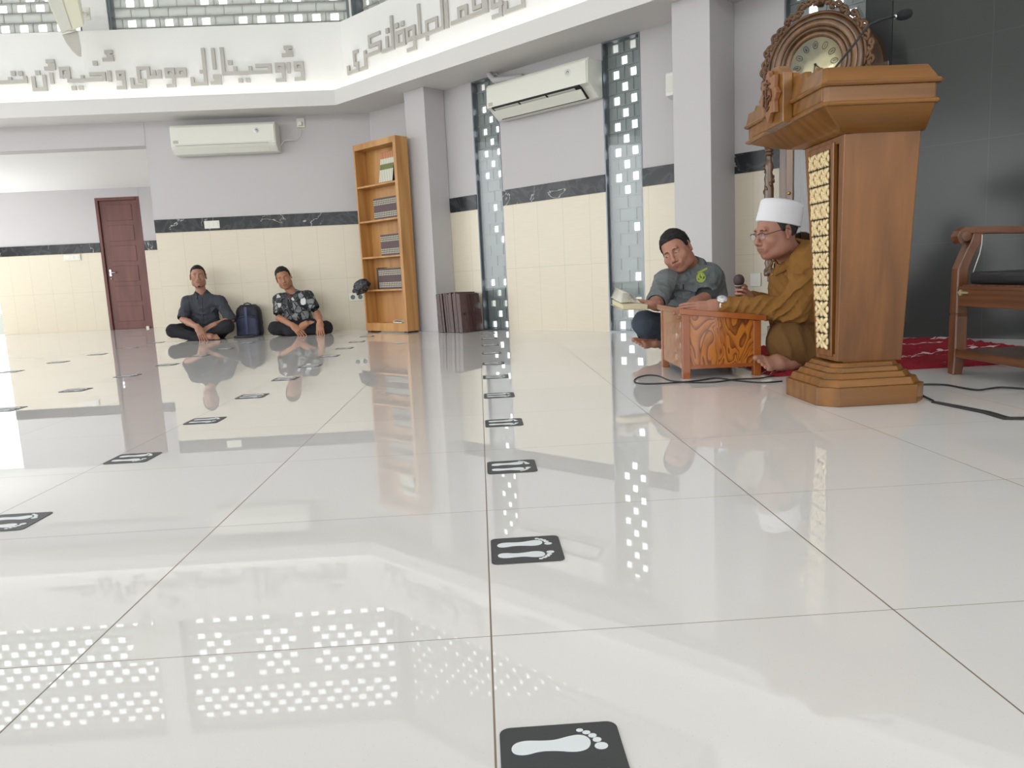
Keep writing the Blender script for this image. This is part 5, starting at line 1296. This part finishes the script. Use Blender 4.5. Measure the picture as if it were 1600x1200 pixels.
# ------------------------------------------------------------------ the speaker in ochre at the desk
def build_speaker():
    t = person('man in ochre shirt and white cap seated at low desk holding a microphone', (1.70, 2.70, 0))
    skin = m_skin('speaker_skin', (156, 108, 90), (176, 128, 108)); sh = m_cloth('ochre_cotton', (138, 97, 48), 0.05); tr = m_cloth('brown_trousers', (108, 78, 44), 0.06)
    hs = 1.05; C = at(1212, 362, 2.62); F = (-.96, -.24, -.16); U = (-.10, -.03, .97)
    neck = at(1238, 404, 2.67)
    hp, B, L = head(t, .003, C, F, U, hs, neck, .060, 1.08, 1.12)
    shL, shR = at(1262, 418, 2.52), at(1240, 420, 2.90)
    elL, wrL = at(1240, 484, 2.44), at(1123, 477, 2.52); elR, wrR = at(1212, 478, 2.95), at(1172, 466, 2.84)
    chest = at(1246, 440, 2.71); belly = at(1254, 492, 2.72); pel = at(1282, 545, 2.72)
    fw = V3((-1, -.12, 0)); sd = V3((0, 1, 0))
    # left hand flat on the desk
    dL = nrm(V3(at(1066, 482.5, 2.54))-V3(wrL)); nL = np.array([.06, -.62, .85])
    aL = arm_part(.0032, elL, wrL, dL, nL, -1, [.10, .08, .10, .14], 1.16, (.040, .030), spread=.10, thumb=(.8, .5, -.1))
    # right hand gripping the microphone
    mic0 = V3(at(1158, 452, 2.83)); 
    dR = nrm(np.array([-.55, .10, .55])); nR = np.array([.25, .95, .15])
    aR = arm_part(.0032, elR, wrR, nrm(np.array([-.75, -.15, .35])), np.array([-.2, .9, -.25]), 1, [1.35, 1.4, 1.45, 1.5], 1.0, (.038, .027), spread=.0, thumb=(.7, .35, -.6), tcurl=.3)
    # feet
    hL = at(1226, 571, 2.44); ft = foot_part(.0035, at(1246, 566, 2.48), hL, V3(at(1190, 567, 2.35))-V3(hL), (-.1, -.75, .6), 0.95, 1)
    # torso core + legs (under the clothes)
    g = SDF(V3((1.25, 2.2, -.02)), V3((2.05, 3.15, .72)), .008)
    g.slab(chest, belly, sd, fw, (.15, .10), (.14, .11), .05); g.slab(belly, pel, sd, fw, (.14, .11), (.15, .12), .05); g.cone(chest, neck, .09, .06, .05)
    body = npobj('body', [hp, aL, aR, ft, g.mesh()], [skin, M['lip']], t, head_matfn(L, B, C, hs))
    face_bits(t, L, B, hs, (0, -.0015), .0026)
    hair(t, .0032, C, B, hs, HP, M['hair_grey'], .004)
    # cap
    ca = nrm(np.array([.19, -.02, .98])); cb = basis(np.cross(ca, (0, -1, 0))*1.0, ca); cc = V3(at(1216, 349, 2.62)); m = MB(); rings = []
    fr_ = nrm(np.cross(np.cross(ca, V3(F)), ca)); sr = np.cross(fr_, ca)
    prof = [(.99, -.004, 0), (1.0, 0, 0), (1.0, .012, 0), (.985, .05, 0), (.965, .085, 0), (.94, .097, 0), (.85, .105, 0), (.6, .111, 0), (.3, .113, 0), (.02, .1135, 0)]
    for (q, z, _) in prof: rings.append([Vector(cc+ca*z+(fr_*math.cos(a)*.112+sr*math.sin(a)*.094)*q*(1.0-.02*math.sin(z*30))) for a in [2*PI*k/40 for k in range(40)]])
    m.loft(rings, 0, True, True); o = m.build('cap', m_cloth('white_cap', (232, 232, 236), .01, .8), t)
    # glasses
    gl = MB(); fm = plain('dark_frame', (40, 38, 40), .3)
    for sx in (-1, 1):
        pts = [L(sx*.033+.023*math.cos(a), .101-.004*abs(math.cos(a)), -.006+.0155*math.sin(a)) for a in [2*PI*k/24 for k in range(25)]]
        gl.tube(pts, .0006, 5)
        gl.tube([L(sx*.056, .097, .001), L(sx*.074, .085, .004), L(sx*.083, .030, .008), L(sx*.083, -.004, .012), L(sx*.083, -.018, .000)], .0017, 6)
        gl.tube([L(sx*.011, .103, .004), L(sx*.020, .104, .0085), L(sx*.040, .102, .0095), L(sx*.056, .097, .003)], .0019, 6)
    gl.tube([L(-.011, .103, .004), L(0, .107, .006), L(.011, .103, .004)], .0013, 5); go_ = gl.build('glasses', fm, t)
    for sx in (-1, 1):
        ls = MB(); ls.add([Vector(L(sx*.033+.022*math.cos(a), .100, -.006+.0148*math.sin(a))) for a in [2*PI*k/20 for k in range(20)]], [tuple(range(20))]); ls.build('lens', M['glass'], go_)
    # shirt
    g = SDF(V3((1.0, 2.15, .15)), V3((2.05, 3.2, .80)), .0055)
    g.slab(chest, belly, sd, fw, (.185, .125), (.180, .150), .05); g.slab(belly, mid(belly, pel, .75), sd, fw, (.180, .150), (.185, .150), .05)
    g.cone(chest, mid(chest, neck, .75), .125, .078, .06); g.cone(mid(shL, chest, .1), mid(shR, chest, .1), .072, .072, .06)
    g.cone(shL, elL, .082, .072, .035); g.cone(at(1264, 402, 2.70), at(1284, 440, 2.70), .085, .12, .05); g.cone(elL, mid(elL, wrL, .93), .070, .047, .03); g.cone(shR, elR, .074, .058, .035); g.cone(elR, mid(elR, wrR, .9), .056, .044, .03)
    g.cone(at(1240, 398, 2.68), at(1264, 408, 2.54), .062, .078, .05); g.cone(at(1240, 398, 2.68), at(1248, 408, 2.85), .062, .07, .05)
    g.wrinkle(.0065, 42, 4)
    fa = V3(wrL)-V3(elL); ua = V3(elL)-V3(shL)
    for fr0, am, rd in ((.15, .011, .09), (.45, .008, .08), (.80, .007, .07)): g.folds(mid(elL, wrL, fr0)+np.array([0, -.05, .0]), nrm(fa)+np.array([0, 0, .8]), .045, am, rd, int(fr0*20))
    g.folds(mid(shL, elL, .35)+np.array([-.03, -.06, 0]), (-.6, 0, .8), .05, .010, .11, 3); g.folds(at(1215, 440, 2.55), (-.5, 0, .85), .06, .008, .10, 5); g.folds(at(1225, 495, 2.6), (0, 0, 1), .05, .008, .10, 7)
    nk = V3(neck); g.cone(nk-np.array([0, 0, .01]), nk+nrm(V3(C)-nk)*.2, .062, .09, .004, 's')
    wr = V3(wrL); dd = nrm(wr-V3(elL))
    # cuffs: hollow the sleeve end around the wrist
    g.cone(mid(elL, wrL, .84), wr+dd*.1, .030, .036, .003, 's'); wr2 = V3(wrR); d2 = nrm(wr2-V3(elR)); g.cone(mid(elR, wrR, .8), wr2+d2*.1, .031, .036, .003, 's')
    shirt = npobj('shirt', [g.mesh()], sh, t)
    collar(t, nk+nrm(V3(C)-nk)*.004+np.array([-.006, 0, .0]), nrm(V3(C)-nk+np.array([.05, 0, .10])), (-1, -.1, 0), .066, .092, sh, .045, .9)
    m = MB()
    for z, yy in ((.03, .0), (.095, .01), (.16, .01)):
        p = nk+np.array([-.105-.02*z, yy-.012, -.045-z]); m.ell(p, (.004, .006, .006), 6)
    m.build('button', plain('shirt_button', (150, 120, 80), .3), shirt)
    # trousers
    hipL, hipR = V3(at(1290, 545, 2.58)), V3(at(1290, 545, 2.88)); knL, knR = V3(at(1230, 533, 2.45)), V3(at(1225, 545, 3.02))
    g = SDF(V3((1.30, 2.20, -.012)), V3((2.15, 3.35, .42)), .0065)
    g.cone(hipL, hipR, .13, .13, .06); g.cone(hipL, knL, .120, .098, .06); g.cone(hipR, knR, .115, .088, .06)
    anL = V3(at(1300, 560, 2.62)); anR = V3(at(1250, 566, 2.58)); g.cone(knL, anL, .078, .060, .04); g.cone(knR, anR, .070, .050, .04)
    g.cone(knL+np.array([.0, -.01, -.03]), V3((knL[0]+.17, knL[1]+.03, .060)), .070, .055, .04)
    g.wrinkle(.0055, 30, 8); g.folds(knL+np.array([.05, -.08, -.02]), (1, 0, .3), .06, .009, .10, 2); g.plane((0, 0, .003), (0, 0, -1))
    npobj('trousers', [g.mesh()], tr, t)
    # wristwatch
    wd = nrm(V3(wrL)-V3(elL)); wc = V3(wrL)-wd*.012; up_ = nrm(np.array([0, -.62, .78])-wd*(np.array([0, -.62, .78])@wd)); sd_ = np.cross(wd, up_)
    m = MB(); rg_ = []
    for k in range(28):
        a_ = 2*PI*k/28; c_ = wc+(up_*math.cos(a_)+sd_*math.sin(a_))*.036; r_ = nrm(c_-wc)
        rg_.append([Vector(c_-wd*.011), Vector(c_+wd*.011), Vector(c_+wd*.011+r_*.003), Vector(c_-wd*.011+r_*.003)])
    vs = [v for r_ in rg_ for v in r_]; m.add(vs, [(i*4+j, i*4+(j+1) % 4, ((i+1) % 28)*4+(j+1) % 4, ((i+1) % 28)*4+j) for i in range(28) for j in range(4)])
    wt = m.build('wristwatch', plain('steel_strap', (196, 196, 198), .3, .6), t)
    Mx = Vector(up_).to_track_quat('Z', 'Y').to_matrix(); m = MB(); m.lathe([(.024, 0), (.0255, .004), (.0255, .009), (.0215, .0105)], 28, 0, wc+up_*.034, Mx); m.build('watch_case', plain('steel_case', (210, 210, 212), .2, .8), wt)
    m = MB(); m.lathe([(.0205, .0108), (.0205, .0112), (.0, .0112)], 24, 0, wc+up_*.034, Mx)
    q = wc+up_*.0456
    m2 = MB(); m2.tube([q, q+wd*.013], .0007, 4); m2.tube([q, q+sd_*.008+wd*.003], .0007, 4); 
    for k in range(12): a_ = 2*PI*k/12; e = wd*math.cos(a_)+sd_*math.sin(a_); m2.tube([q+e*.015, q+e*.019], .0006, 4)
    m.build('watch_dial', plain('pale_dial', (222, 224, 228), .2), wt); m2.build('watch_hands', M['dark'], wt)
    # microphone held upright: its own thing
    mt = thing('handheld_microphone', 'dark handheld microphone gripped upright beside the seated speaker', 'microphone', at(1158, 480, 2.8)); WORLD.add(mt.name)
    ax_ = nrm(np.array([-.10, -.12, 1.0])); mb = V3(wrR)+nrm(np.array([-.75, -.15, .35]))*.098+np.array([.014, -.034, 0])+ax_*(-.035)
    Mx = Vector(ax_).to_track_quat('Z', 'Y').to_matrix()
    MB().lathe([(.010, -.10), (.012, -.09), (.015, .02), (.0185, .055), (.020, .062)], 18, 0, mb, Mx).build('handle', plain('mic_body', (64, 58, 58), .35, .3), mt)
    MB().lathe([(.022, .062), (.024, .064), (.024, .069), (.022, .071)], 20, 0, mb, Mx).build('ring', plain('mic_ring', (150, 140, 138), .3, .6), mt)
    MB().lathe([(.021, .071), (.0265, .082), (.0275, .095), (.0245, .108), (.016, .118), (.004, .122)], 20, 0, mb, Mx).build('grille', plain('mic_grille', (86, 72, 72), .5, .4, bump=.8, vs=40), mt)
    return t
build_speaker()
# ------------------------------------------------------------------ the man in grey-green uniform with the book
def build_listener():
    t = person('man in grey-green uniform shirt seated cross-legged behind the desk, glancing aside from his open book', (1.33, 3.62, 0))
    skin = m_skin('listener_skin', (162, 112, 92), (184, 134, 112)); sh = m_cloth('uniform_twill', (112, 119, 120), .05); tr = m_cloth('slate_trousers', (66, 74, 86), .06)
    hs = 1.06; C = at(1057, 391, 3.50); F = (-.52, -.80, -.26); U = (-.44, .02, .88)
    neck = at(1077, 417, 3.59)
    hp, B, L = head(t, .003, C, F, U, hs, neck, .060, 1.12, 1.15)
    shR, shL = at(1040, 440, 3.50), at(1106, 432, 3.60); elR, wrR = at(1026, 473, 3.34), at(1023, 476, 3.20); elL, wrL = at(1100, 468, 3.40), at(1066, 487, 3.22)
    chest, belly, pel = at(1080, 448, 3.60), at(1084, 492, 3.60), at(1088, 520, 3.68)
    sd = nrm(np.array([.97, .22, 0])); fw = nrm(np.array([-.22, .97, 0]))
    bk = V3(at(990, 479, 3.16))
    aR = arm_part(.0032, elR, wrR, nrm(np.array([-.96, -.12, -.10])), np.array([-.1, -.25, -.96]), 1, [.45, .45, .5, .55], 1.0, (.040, .028), spread=.04, thumb=(.95, .12, -.38), tcurl=.2)
    aL = arm_part(.0034, elL, wrL, nrm(np.array([.15, -.1, -1])), np.array([-.3, -.9, .0]), -1, [.9, .9, .9, .9], 1.0, (.043, .028))
    hF = at(1036, 538, 3.50); ft = foot_part(.0035, at(1040, 527, 3.50), hF, V3(at(1004, 536, 3.44))-V3(hF), (.1, -.6, .8), 1.0, 1)
    sh_ = SDF(V3(at(1010, 545, 3.3))-.12, V3(at(1030, 520, 3.6))+.16, .005); sh_.cone(at(1012, 521, 3.42), at(1040, 527, 3.50), .040, .033, .02)
    g = SDF(V3((.95, 3.2, -.02)), V3((1.75, 4.0, .62)), .008)
    g.slab(chest, belly, sd, fw, (.14, .09), (.13, .10), .05); g.slab(belly, pel, sd, fw, (.14, .10), (.15, .12), .05); g.cone(chest, neck, .08, .055, .05)
    npobj('body', [hp, aR, aL, ft, sh_.mesh(), g.mesh()], [skin, M['lip']], t, head_matfn(L, B, C, hs))
    face_bits(t, L, B, hs, (.004, -.002), .0034, browt=.0026)
    hair(t, .0032, C, B, hs, HP, M['hair'], .009, 4)
    g = SDF(V3((.80, 3.0, .0)), V3((1.90, 4.05, .72)), .0055)
    g.slab(chest, belly, sd, fw, (.170, .120), (.180, .150), .05); g.slab(belly, mid(belly, pel, .8), sd, fw, (.180, .150), (.185, .150), .05)
    g.cone(chest, mid(chest, neck, .7), .11, .070, .06); g.cone(mid(shL, chest, .1), mid(shR, chest, .1), .066, .062, .06)
    nk0 = V3(neck)-np.array([0, 0, .035]); sR = mid(shR, elR, .86); sL = mid(shL, elL, .70)
    g.cone(nk0, shL, .058, .070, .05); g.cone(nk0, shR, .058, .060, .05); g.cone(shL, sL, .076, .070, .04); g.cone(shR, sR, .068, .068, .035)
    g.cone(at(1108, 440, 3.68), at(1112, 490, 3.68), .10, .12, .06)
    g.wrinkle(.0055, 44, 14)
    g.folds(mid(shL, sL, .5)+np.array([-.02, -.06, 0]), (-.5, 0, .9), .05, .008, .09, 1); g.folds(at(1075, 465, 3.47), (0.3, 0, 1), .055, .007, .11, 2); g.folds(mid(shR, sR, .6), (.4, 0, 1), .045, .007, .07, 3)
    nk = V3(neck); ax = nrm(V3(C)-nk); g.cone(nk-ax*.012, nk+ax*.2, .058, .09, .004, 's')
    for (s_, e_, r_) in ((sR, elR, .048), (sL, elL, .052)):
        d_ = nrm(V3(e_)-V3(s_)); g.cone(V3(s_)+d_*.035, V3(s_)+d_*.20, r_+.004, r_+.03, .003, 's')
    shirt = npobj('shirt', [g.mesh()], sh, t)
    collar(t, nk+ax*.000, ax+np.array([.05, .05, .25]), (-.35, -.93, 0), .066, .092, sh, .048, .9)
    # placket, buttons, pockets, sleeve badge
    def surf(px, py, off=.004):
        d = ray(px, py).normalized(); o = CAM.copy()
        from mathutils.bvhtree import BVHTree
        return surf.tree.ray_cast(o, d)
    from mathutils.bvhtree import BVHTree
    me = shirt.data; surf.tree = BVHTree.FromPolygons([v.co[:] for v in me.vertices], [p.vertices[:] for p in me.polygons])
    def patch(name, poly, mat, th=.003, lbl=None, n=1):
        m = MB(); top = []; bot = []
        for (x, y) in poly:
            h = surf(x, y)
            if h[0] is None: continue
            top.append(h[0]+h[1]*th); bot.append(h[0]-h[1]*.002)
        if len(top) < 3: return None
        k = len(top); m.add(top+bot, [tuple(range(k)), tuple(range(2*k-1, k-1, -1))]+[(i, (i+1) % k, k+(i+1) % k, k+i) for i in range(k)], 0)
        return m.build(name, mat, t, label=lbl)
    def circ(cx, cy, rx, ry, n=18): return [(cx+rx*math.cos(2*PI*k/n), cy+ry*math.sin(2*PI*k/n)) for k in range(n)]
    gr = plain('badge_green', (168, 188, 84), .6, var=.05); dkc = plain('uniform_seam', (74, 82, 82), .8)
    patch('sleeve_badge', circ(1095, 434, 7.2, 8.2), gr, .005, 'round yellow-green emblem badge'); patch('badge_tab', [(1089, 425.5), (1104, 418.5), (1105, 421.5), (1091, 428.5)], gr, .004)
    patch('badge_centre', circ(1095, 432.5, 3.6, 4.6), plain('badge_pale', (186, 196, 96), .6), .0066); patch('badge_mark', [(1093, 429.5), (1097.5, 431), (1096, 435.5), (1093.5, 434)], plain('badge_dark', (96, 120, 50), .6), .008)
    patch('pocket', [(1038.5, 458), (1050, 459.5), (1053, 463), (1051, 468), (1044, 468.5), (1038, 464)], sh, .0035); patch('pocket', [(1065.5, 456.5), (1079, 456), (1079, 463), (1067, 466.5)], sh, .0035)
    for (x, y) in ((1059.5, 443.5), (1058.5, 466)):
        h = surf(x, y)
        if h[0] is not None: MB().ell(h[0]+h[1]*.002, (.0045, .0045, .0045), 6).build('button', plain('grey_button', (140, 146, 144), .3), shirt)
    h0 = surf(1067, 449); 
    if h0[0] is not None: MB().tube([h0[0]+h0[1]*.004+Vector((0, 0, .018)), h0[0]+h0[1]*.004-Vector((0, 0, .012))], .003, 6).build('pen', M['dark'], t)
    # trousers
    kR, kL = V3(at(1008, 505, 3.36)), V3(at(1118, 530, 3.34)); hR, hL = V3(at(1076, 520, 3.62)), V3(at(1102, 522, 3.66))
    g = SDF(V3((.78, 2.95, -.012)), V3((1.85, 4.05, .42)), .0065)
    g.cone(hR, hL, .12, .12, .05); g.cone(hR, kR, .110, .072, .05); g.cone(kR, at(1010, 517, 3.42), .072, .062, .03); g.cone(hL, kL, .11, .08, .05); g.cone(kL, at(1060, 540, 3.45), .075, .055, .04)
    g.cone(at(1011, 524, 3.42), at(1024, 542, 3.50), .046, .05, .006, 's')
    g.wrinkle(.005, 32, 5); g.plane((0, 0, .003), (0, 0, -1)); npobj('trousers', [g.mesh()], tr, t)
    # the open book he holds
    b = thing('open_book', 'open white-paged book held up in the uniformed man\'s right hand', 'book', at(990, 480, 3.16)); WORLD.add(b.name)
    pg = plain('book_pages', (236, 234, 222), .7, var=.01); pg2 = plain('page_edges', (214, 206, 176), .7)
    X = nrm(np.array([1, .12, -.02])); Yv = nrm(np.array([-.12, 1, .12])); Zv = np.cross(X, Yv)
    o = V3(at(973, 477.0, 3.12))
    def Pn(x, y, z): return Vector(o+X*x+Yv*y+Zv*z)
    m = MB(); m.loft([[Pn(0.002, y, -.024), Pn(.145, y, -.026), Pn(.145, y, -.002), Pn(0.08, y, .008), Pn(0.0, y, .004)] for y in (0, .10, .20)], 0, True, False); m.build('page_block', pg2, b, .002)
    MB().loft([[Pn(-.004, y, -.027), Pn(.149, y, -.029), Pn(.149, y, -.026), Pn(-.004, y, -.0245)] for y in (-.004, .204)], 0, True, False).build('cover', plain('book_cover', (206, 196, 160), .6), b)
    for k in range(8):
        f = k/7; m = MB(); r1 = []; r2 = []
        for q in range(9):
            s_ = q/8; xx = .112-(.124-.012*f)*s_; zz = .006+(.010+.052*f)*s_**1.35+.016*math.sin(PI*s_)*(.4+f)
            r1.append(Pn(xx, .004+.012*f, zz)); r2.append(Pn(xx+.012*f, .19, zz+.004))
        m.add(r1+r2, [(i, i+1, 10+i, 9+i) for i in range(8)], 0, True); o_ = m.build('page', pg, b); md = o_.modifiers.new('s', 'SOLIDIFY'); md.thickness = .0012
    return t
build_listener()
# ------------------------------------------------------------------ the two men seated against the back wall
def m_batik():
    t = NT('patterned_cotton'); v = t.coord(); w1 = t.noise(v, 11, 1, 1.5); vo = t.n('ShaderNodeTexVoronoi', feature='DISTANCE_TO_EDGE'); t.l(t.coord(scale=(1, 1, .8), rot=(.3, .5, .6)), vo.inputs['Vector']); vo.inputs['Scale'].default_value = 15; vo.inputs['Randomness'].default_value = 1
    vc = t.n('ShaderNodeTexVoronoi'); t.l(t.coord(scale=(1, 1, .8), rot=(.3, .5, .6)), vc.inputs['Vector']); vc.inputs['Scale'].default_value = 15; sp_ = t.n('ShaderNodeSeparateColor'); t.l(vc.outputs['Color'], sp_.inputs[0])
    col = t.ramp(sp_.outputs[0], [(0, lin((62, 64, 68))), (.22, lin((66, 68, 72))), (.24, lin((132, 135, 138))), (.62, lin((140, 142, 144))), (.64, lin((92, 56, 66))), (.74, lin((92, 56, 66))), (.76, lin((34, 36, 40))), (.93, lin((40, 42, 46))), (.95, lin((206, 208, 208)))])
    col = t.mix(t.math('LESS_THAN', vo.outputs['Distance'], .06), col, lin((30, 31, 34)))
    col = t.mix(t.math('LESS_THAN', t.math('ABSOLUTE', t.math('SUBTRACT', w1, .5)),   .006), col, lin((168, 172, 174)))
    return t.set(col, .8)
def build_back(label, base, skin, sh, tr, hs, C, F, U, neck, shR, shL, elR, wrR, elL, wrL, dR, dL, nR, nL, curlR, curlL, chest, belly, pel, hR, hL, kR, kL, aR, aL, feet, hmat, hthick, sR=.78, sL=.78, open_=.6, extra=None, footclip=None, fat=1.0):
    t = person(label, base)
    hp, B, L = head(t, .0042, C, F, U, hs, neck, .050, fat, 1.0)
    sd = np.array([1.0, 0, 0]); fw = np.array([0, 1.0, 0])
    parts = [hp, arm_part(.0046, elR, wrR, dR, nR, -1, curlR, 1.05, (.037, .027), spread=.06, thumb=(.92, .30, -.2)), arm_part(.0046, elL, wrL, dL, nL, 1, curlL, 1.05, (.037, .027), spread=.06, thumb=(.92, .30, -.2))]
    for f in feet: parts.append(foot_part(.0048, *f))
    lo = np.minimum.reduce([V3(p) for p in (shR, shL, kR, kL, pel, aR, aL)])-.22; hi = np.maximum.reduce([V3(p) for p in (shR, shL, kR, kL, pel, neck)])+.22; lo[2] = -.012
    g = SDF(lo, hi, .009); g.slab(chest, belly, sd, fw, (.13, .08), (.12, .09), .05); g.slab(belly, pel, sd, fw, (.12, .09), (.13, .1), .05); g.cone(chest, neck, .07, .05, .05); parts.append(g.mesh())
    npobj('body', parts, [skin, M['lip']], t, head_matfn(L, B, C, hs))
    face_bits(t, L, B, hs, (0, 0), .0032, browt=.0026)
    hair(t, .0042, C, B, hs, HP, hmat, hthick, 7)
    g = SDF(lo, hi, .0065)
    g.slab(chest, belly, sd, fw, (.165, .105), (.150, .115), .05); g.slab(belly, mid(belly, pel, .9), sd, fw, (.150, .115), (.160, .125), .05)
    g.cone(chest, mid(chest, neck, .7), .10, .062, .06); g.cone(mid(shL, chest, .12), mid(shR, chest, .12), .060, .060, .06)
    qR = mid(shR, elR, sR); qL = mid(shL, elL, sL)
    n0 = V3(neck)-np.array([0, 0, .035]); g.cone(n0, shR, .050, .055, .06); g.cone(n0, shL, .050, .055, .06)
    g.cone(shR, qR, .060, .066, .035); g.cone(shL, qL, .060, .066, .035); g.wrinkle(.006, 40, 3)
    g.folds(mid(belly, chest, .3)+np.array([0, -.1, 0]), (.2, 0, 1), .06, .007, .12, 2)
    nk = V3(neck); ax = nrm(V3(C)-nk); g.cone(nk-ax*.01, nk+ax*.2, .050, .085, .004, 's'); f_ = nrm(np.array(F)*[1, 1, 0]); g.cone(nk+f_*.055-ax*.045, nk+f_*.06+ax*.02, .012, .034, .006, 's')
    for (s_, e_) in ((qR, elR), (qL, elL)):
        d_ = nrm(V3(e_)-V3(s_)); g.cone(V3(s_)+d_*.030, V3(s_)+d_*.2, .054, .08, .003, 's')
    g.plane((0, 7.735, 0), (0, 1, 0)); shirt = npobj('shirt', [g.mesh()], sh, t)
    collar(t, nk+ax*.004, ax+np.array([0, .0, .2]), F, .056, .084, sh, .046, 1.0)
    g = SDF(lo, hi, .0072)
    g.cone(hR, hL, .115, .115, .05); g.cone(hR, kR, .105, .073, .05); g.cone(hL, kL, .105, .073, .05); g.cone(kR, aR, .070, .048, .03); g.cone(kL, aL, .070, .048, .03)
    g.wrinkle(.005, 32, 6); g.plane((0, 0, .003), (0, 0, -1)); g.plane((0, 7.735, 0), (0, 1, 0)); npobj('trousers', [g.mesh()], tr, t)
    if extra: extra(t, shirt, L, B, hs)
    return t
dk_sh = m_cloth('charcoal_shirt', (66, 69, 76), .08); blk = m_cloth('black_trousers', (42, 42, 47), .08)
def goatee(t, shirt, L, B, hs):
    from mathutils.bvhtree import BVHTree
    me = shirt.data; tr_ = BVHTree.FromPolygons([v.co[:] for v in me.vertices], [p.vertices[:] for p in me.polygons])
    pts = []
    for k in range(14):
        h = tr_.ray_cast(CAM, ray(316+.12*k, 466+2.9*k).normalized())
        if h[0] is not None: pts.append(h[0]+h[1]*.002)
    if len(pts) > 3: MB().tube(pts, .0028, 5).build('placket_seam', m_cloth('seam', (50, 52, 58)), shirt)
    b = MB()
    for k in (1, 5, 9):
        if k < len(pts): b.ell(pts[k]+Vector((-.008, -.003, 0)), (.005, .004, .005), 6)
    b.build('button', plain('dark_button', (100, 102, 108), .3), shirt)
    q = []
    for (x, y) in ((326, 478), (339, 477.5), (339.5, 490), (327, 491)):
        h = tr_.ray_cast(CAM, ray(x, y).normalized())
        if h[0] is not None: q.append(h[0]+h[1]*.004)
    if len(q) == 4: MB().add(q+[p+Vector((0, .01, 0)) for p in q], [(0, 1, 2, 3), (7, 6, 5, 4), (0, 4, 5, 1), (1, 5, 6, 2), (2, 6, 7, 3), (3, 7, 4, 0)]).build('pocket', shirt.data.materials[0], shirt)
    m = MB(); Bm = Matrix(B.tolist()); m.ell(L(0, .076, -.108), (.015*hs, .010*hs, .012*hs), 8, 0, Bm); m.build('goatee', M['hair'], t)
    m = MB(); m.tube([L(x, .094-abs(x)*.3, -.0545-abs(x)*.15) for x in (-.024, -.012, 0, .012, .024)], .0022*hs, 6); m.build('moustache', M['hair'], t)
build_back('man in plain dark shirt seated cross-legged against the back wall near the aisle', (-3.03, 7.42, 0), m_skin('skin_a', (156, 112, 92), (176, 130, 108)), dk_sh, blk, 1.03,
    C=at(309.5, 431.5, 7.46), F=(.30, -.95, .03), U=(-.03, .04, 1), neck=at(315, 458, 7.50), shR=at(293, 472, 7.46), shL=at(344, 471, 7.48),
    elR=at(286, 499, 7.34), wrR=at(309, 511.5, 7.12), elL=at(361, 500, 7.42), wrL=at(334, 508, 7.26), dR=(.34, -.12, -.93), dL=(-.80, -.25, -.35), nR=(.15, -.95, .1), nL=(.1, -.6, .8),
    curlR=[.12, .15, .2, .25], curlL=[.4, .4, .4, .4], chest=at(318, 482, 7.50), belly=at(320, 503, 7.50), pel=at(322, 517, 7.54), hR=at(306, 517, 7.46), hL=at(337, 517, 7.46),
    kR=at(271, 517, 7.27), kL=at(355, 510, 7.28), aR=at(312, 528, 7.20), aL=at(328, 522, 7.22),
    feet=[(at(319, 526, 7.20), at(323, 528.5, 7.17), (.97, -.1, .10), (.05, -.8, .6), .72, 1)], hmat=M['hair'], hthick=.003, sR=.86, sL=.98, extra=goatee)
def badge(t, shirt, L, B, hs):
    c = V3(at(473.5, 472, 7.34)); m = MB()
    m.prism([(-.028, .0), (-.022, .035), (.020, .045), (.032, .022), (.028, -.022), (.0, -.034), (-.022, -.024)], -.004, .004, 0, 'y'); o = m.build('white_print', plain('white_print', (222, 224, 226), .6), shirt); o.location = Vector(c)
    m = MB(); m.tube([at(457+9*k/8+1.5*math.sin(k), 474+24*k/8, 7.365) for k in range(9)], .0025, 5); m.build('zip_piping', plain('pale_piping', (170, 174, 176), .5), shirt)
build_back('man in patterned grey batik shirt seated cross-legged against the wall, head tilted', (-1.98, 7.42, 0), m_skin('skin_b', (160, 112, 86), (182, 132, 102)), m_batik(), blk, 1.02,
    C=at(443, 433.5, 7.44), F=(.16, -.96, -.14), U=(-.27, -.02, .96), neck=at(457, 459, 7.50), shR=at(436, 468, 7.44), shL=at(481, 463, 7.46),
    elR=at(436, 497, 7.34), wrR=at(458, 509, 7.14), elL=at(496, 490, 7.38), wrL=at(500, 504, 7.12), dR=(.62, -.25, -.62), dL=(.02, -.16, -.98), nR=(.2, -.85, .5), nL=(0, -.95, .2),
    curlR=[.25, .35, .4, .5], curlL=[.2, .2, .25, .3], chest=at(461, 478, 7.48), belly=at(466, 500, 7.50), pel=at(470, 514, 7.54), hR=at(456, 514, 7.44), hL=at(484, 514, 7.44),
    kR=at(430, 513, 7.25), kL=at(509, 512, 7.26), aR=at(478, 517, 7.20), aL=at(452, 520, 7.18),
    feet=[(at(474, 513, 7.20), at(475, 511, 7.16), (.84, -.02, .52), (-.5, -.7, .6), .62, 1)], hmat=M['hair'], hthick=.006, sR=.66, sL=.60, extra=badge, fat=1.0)
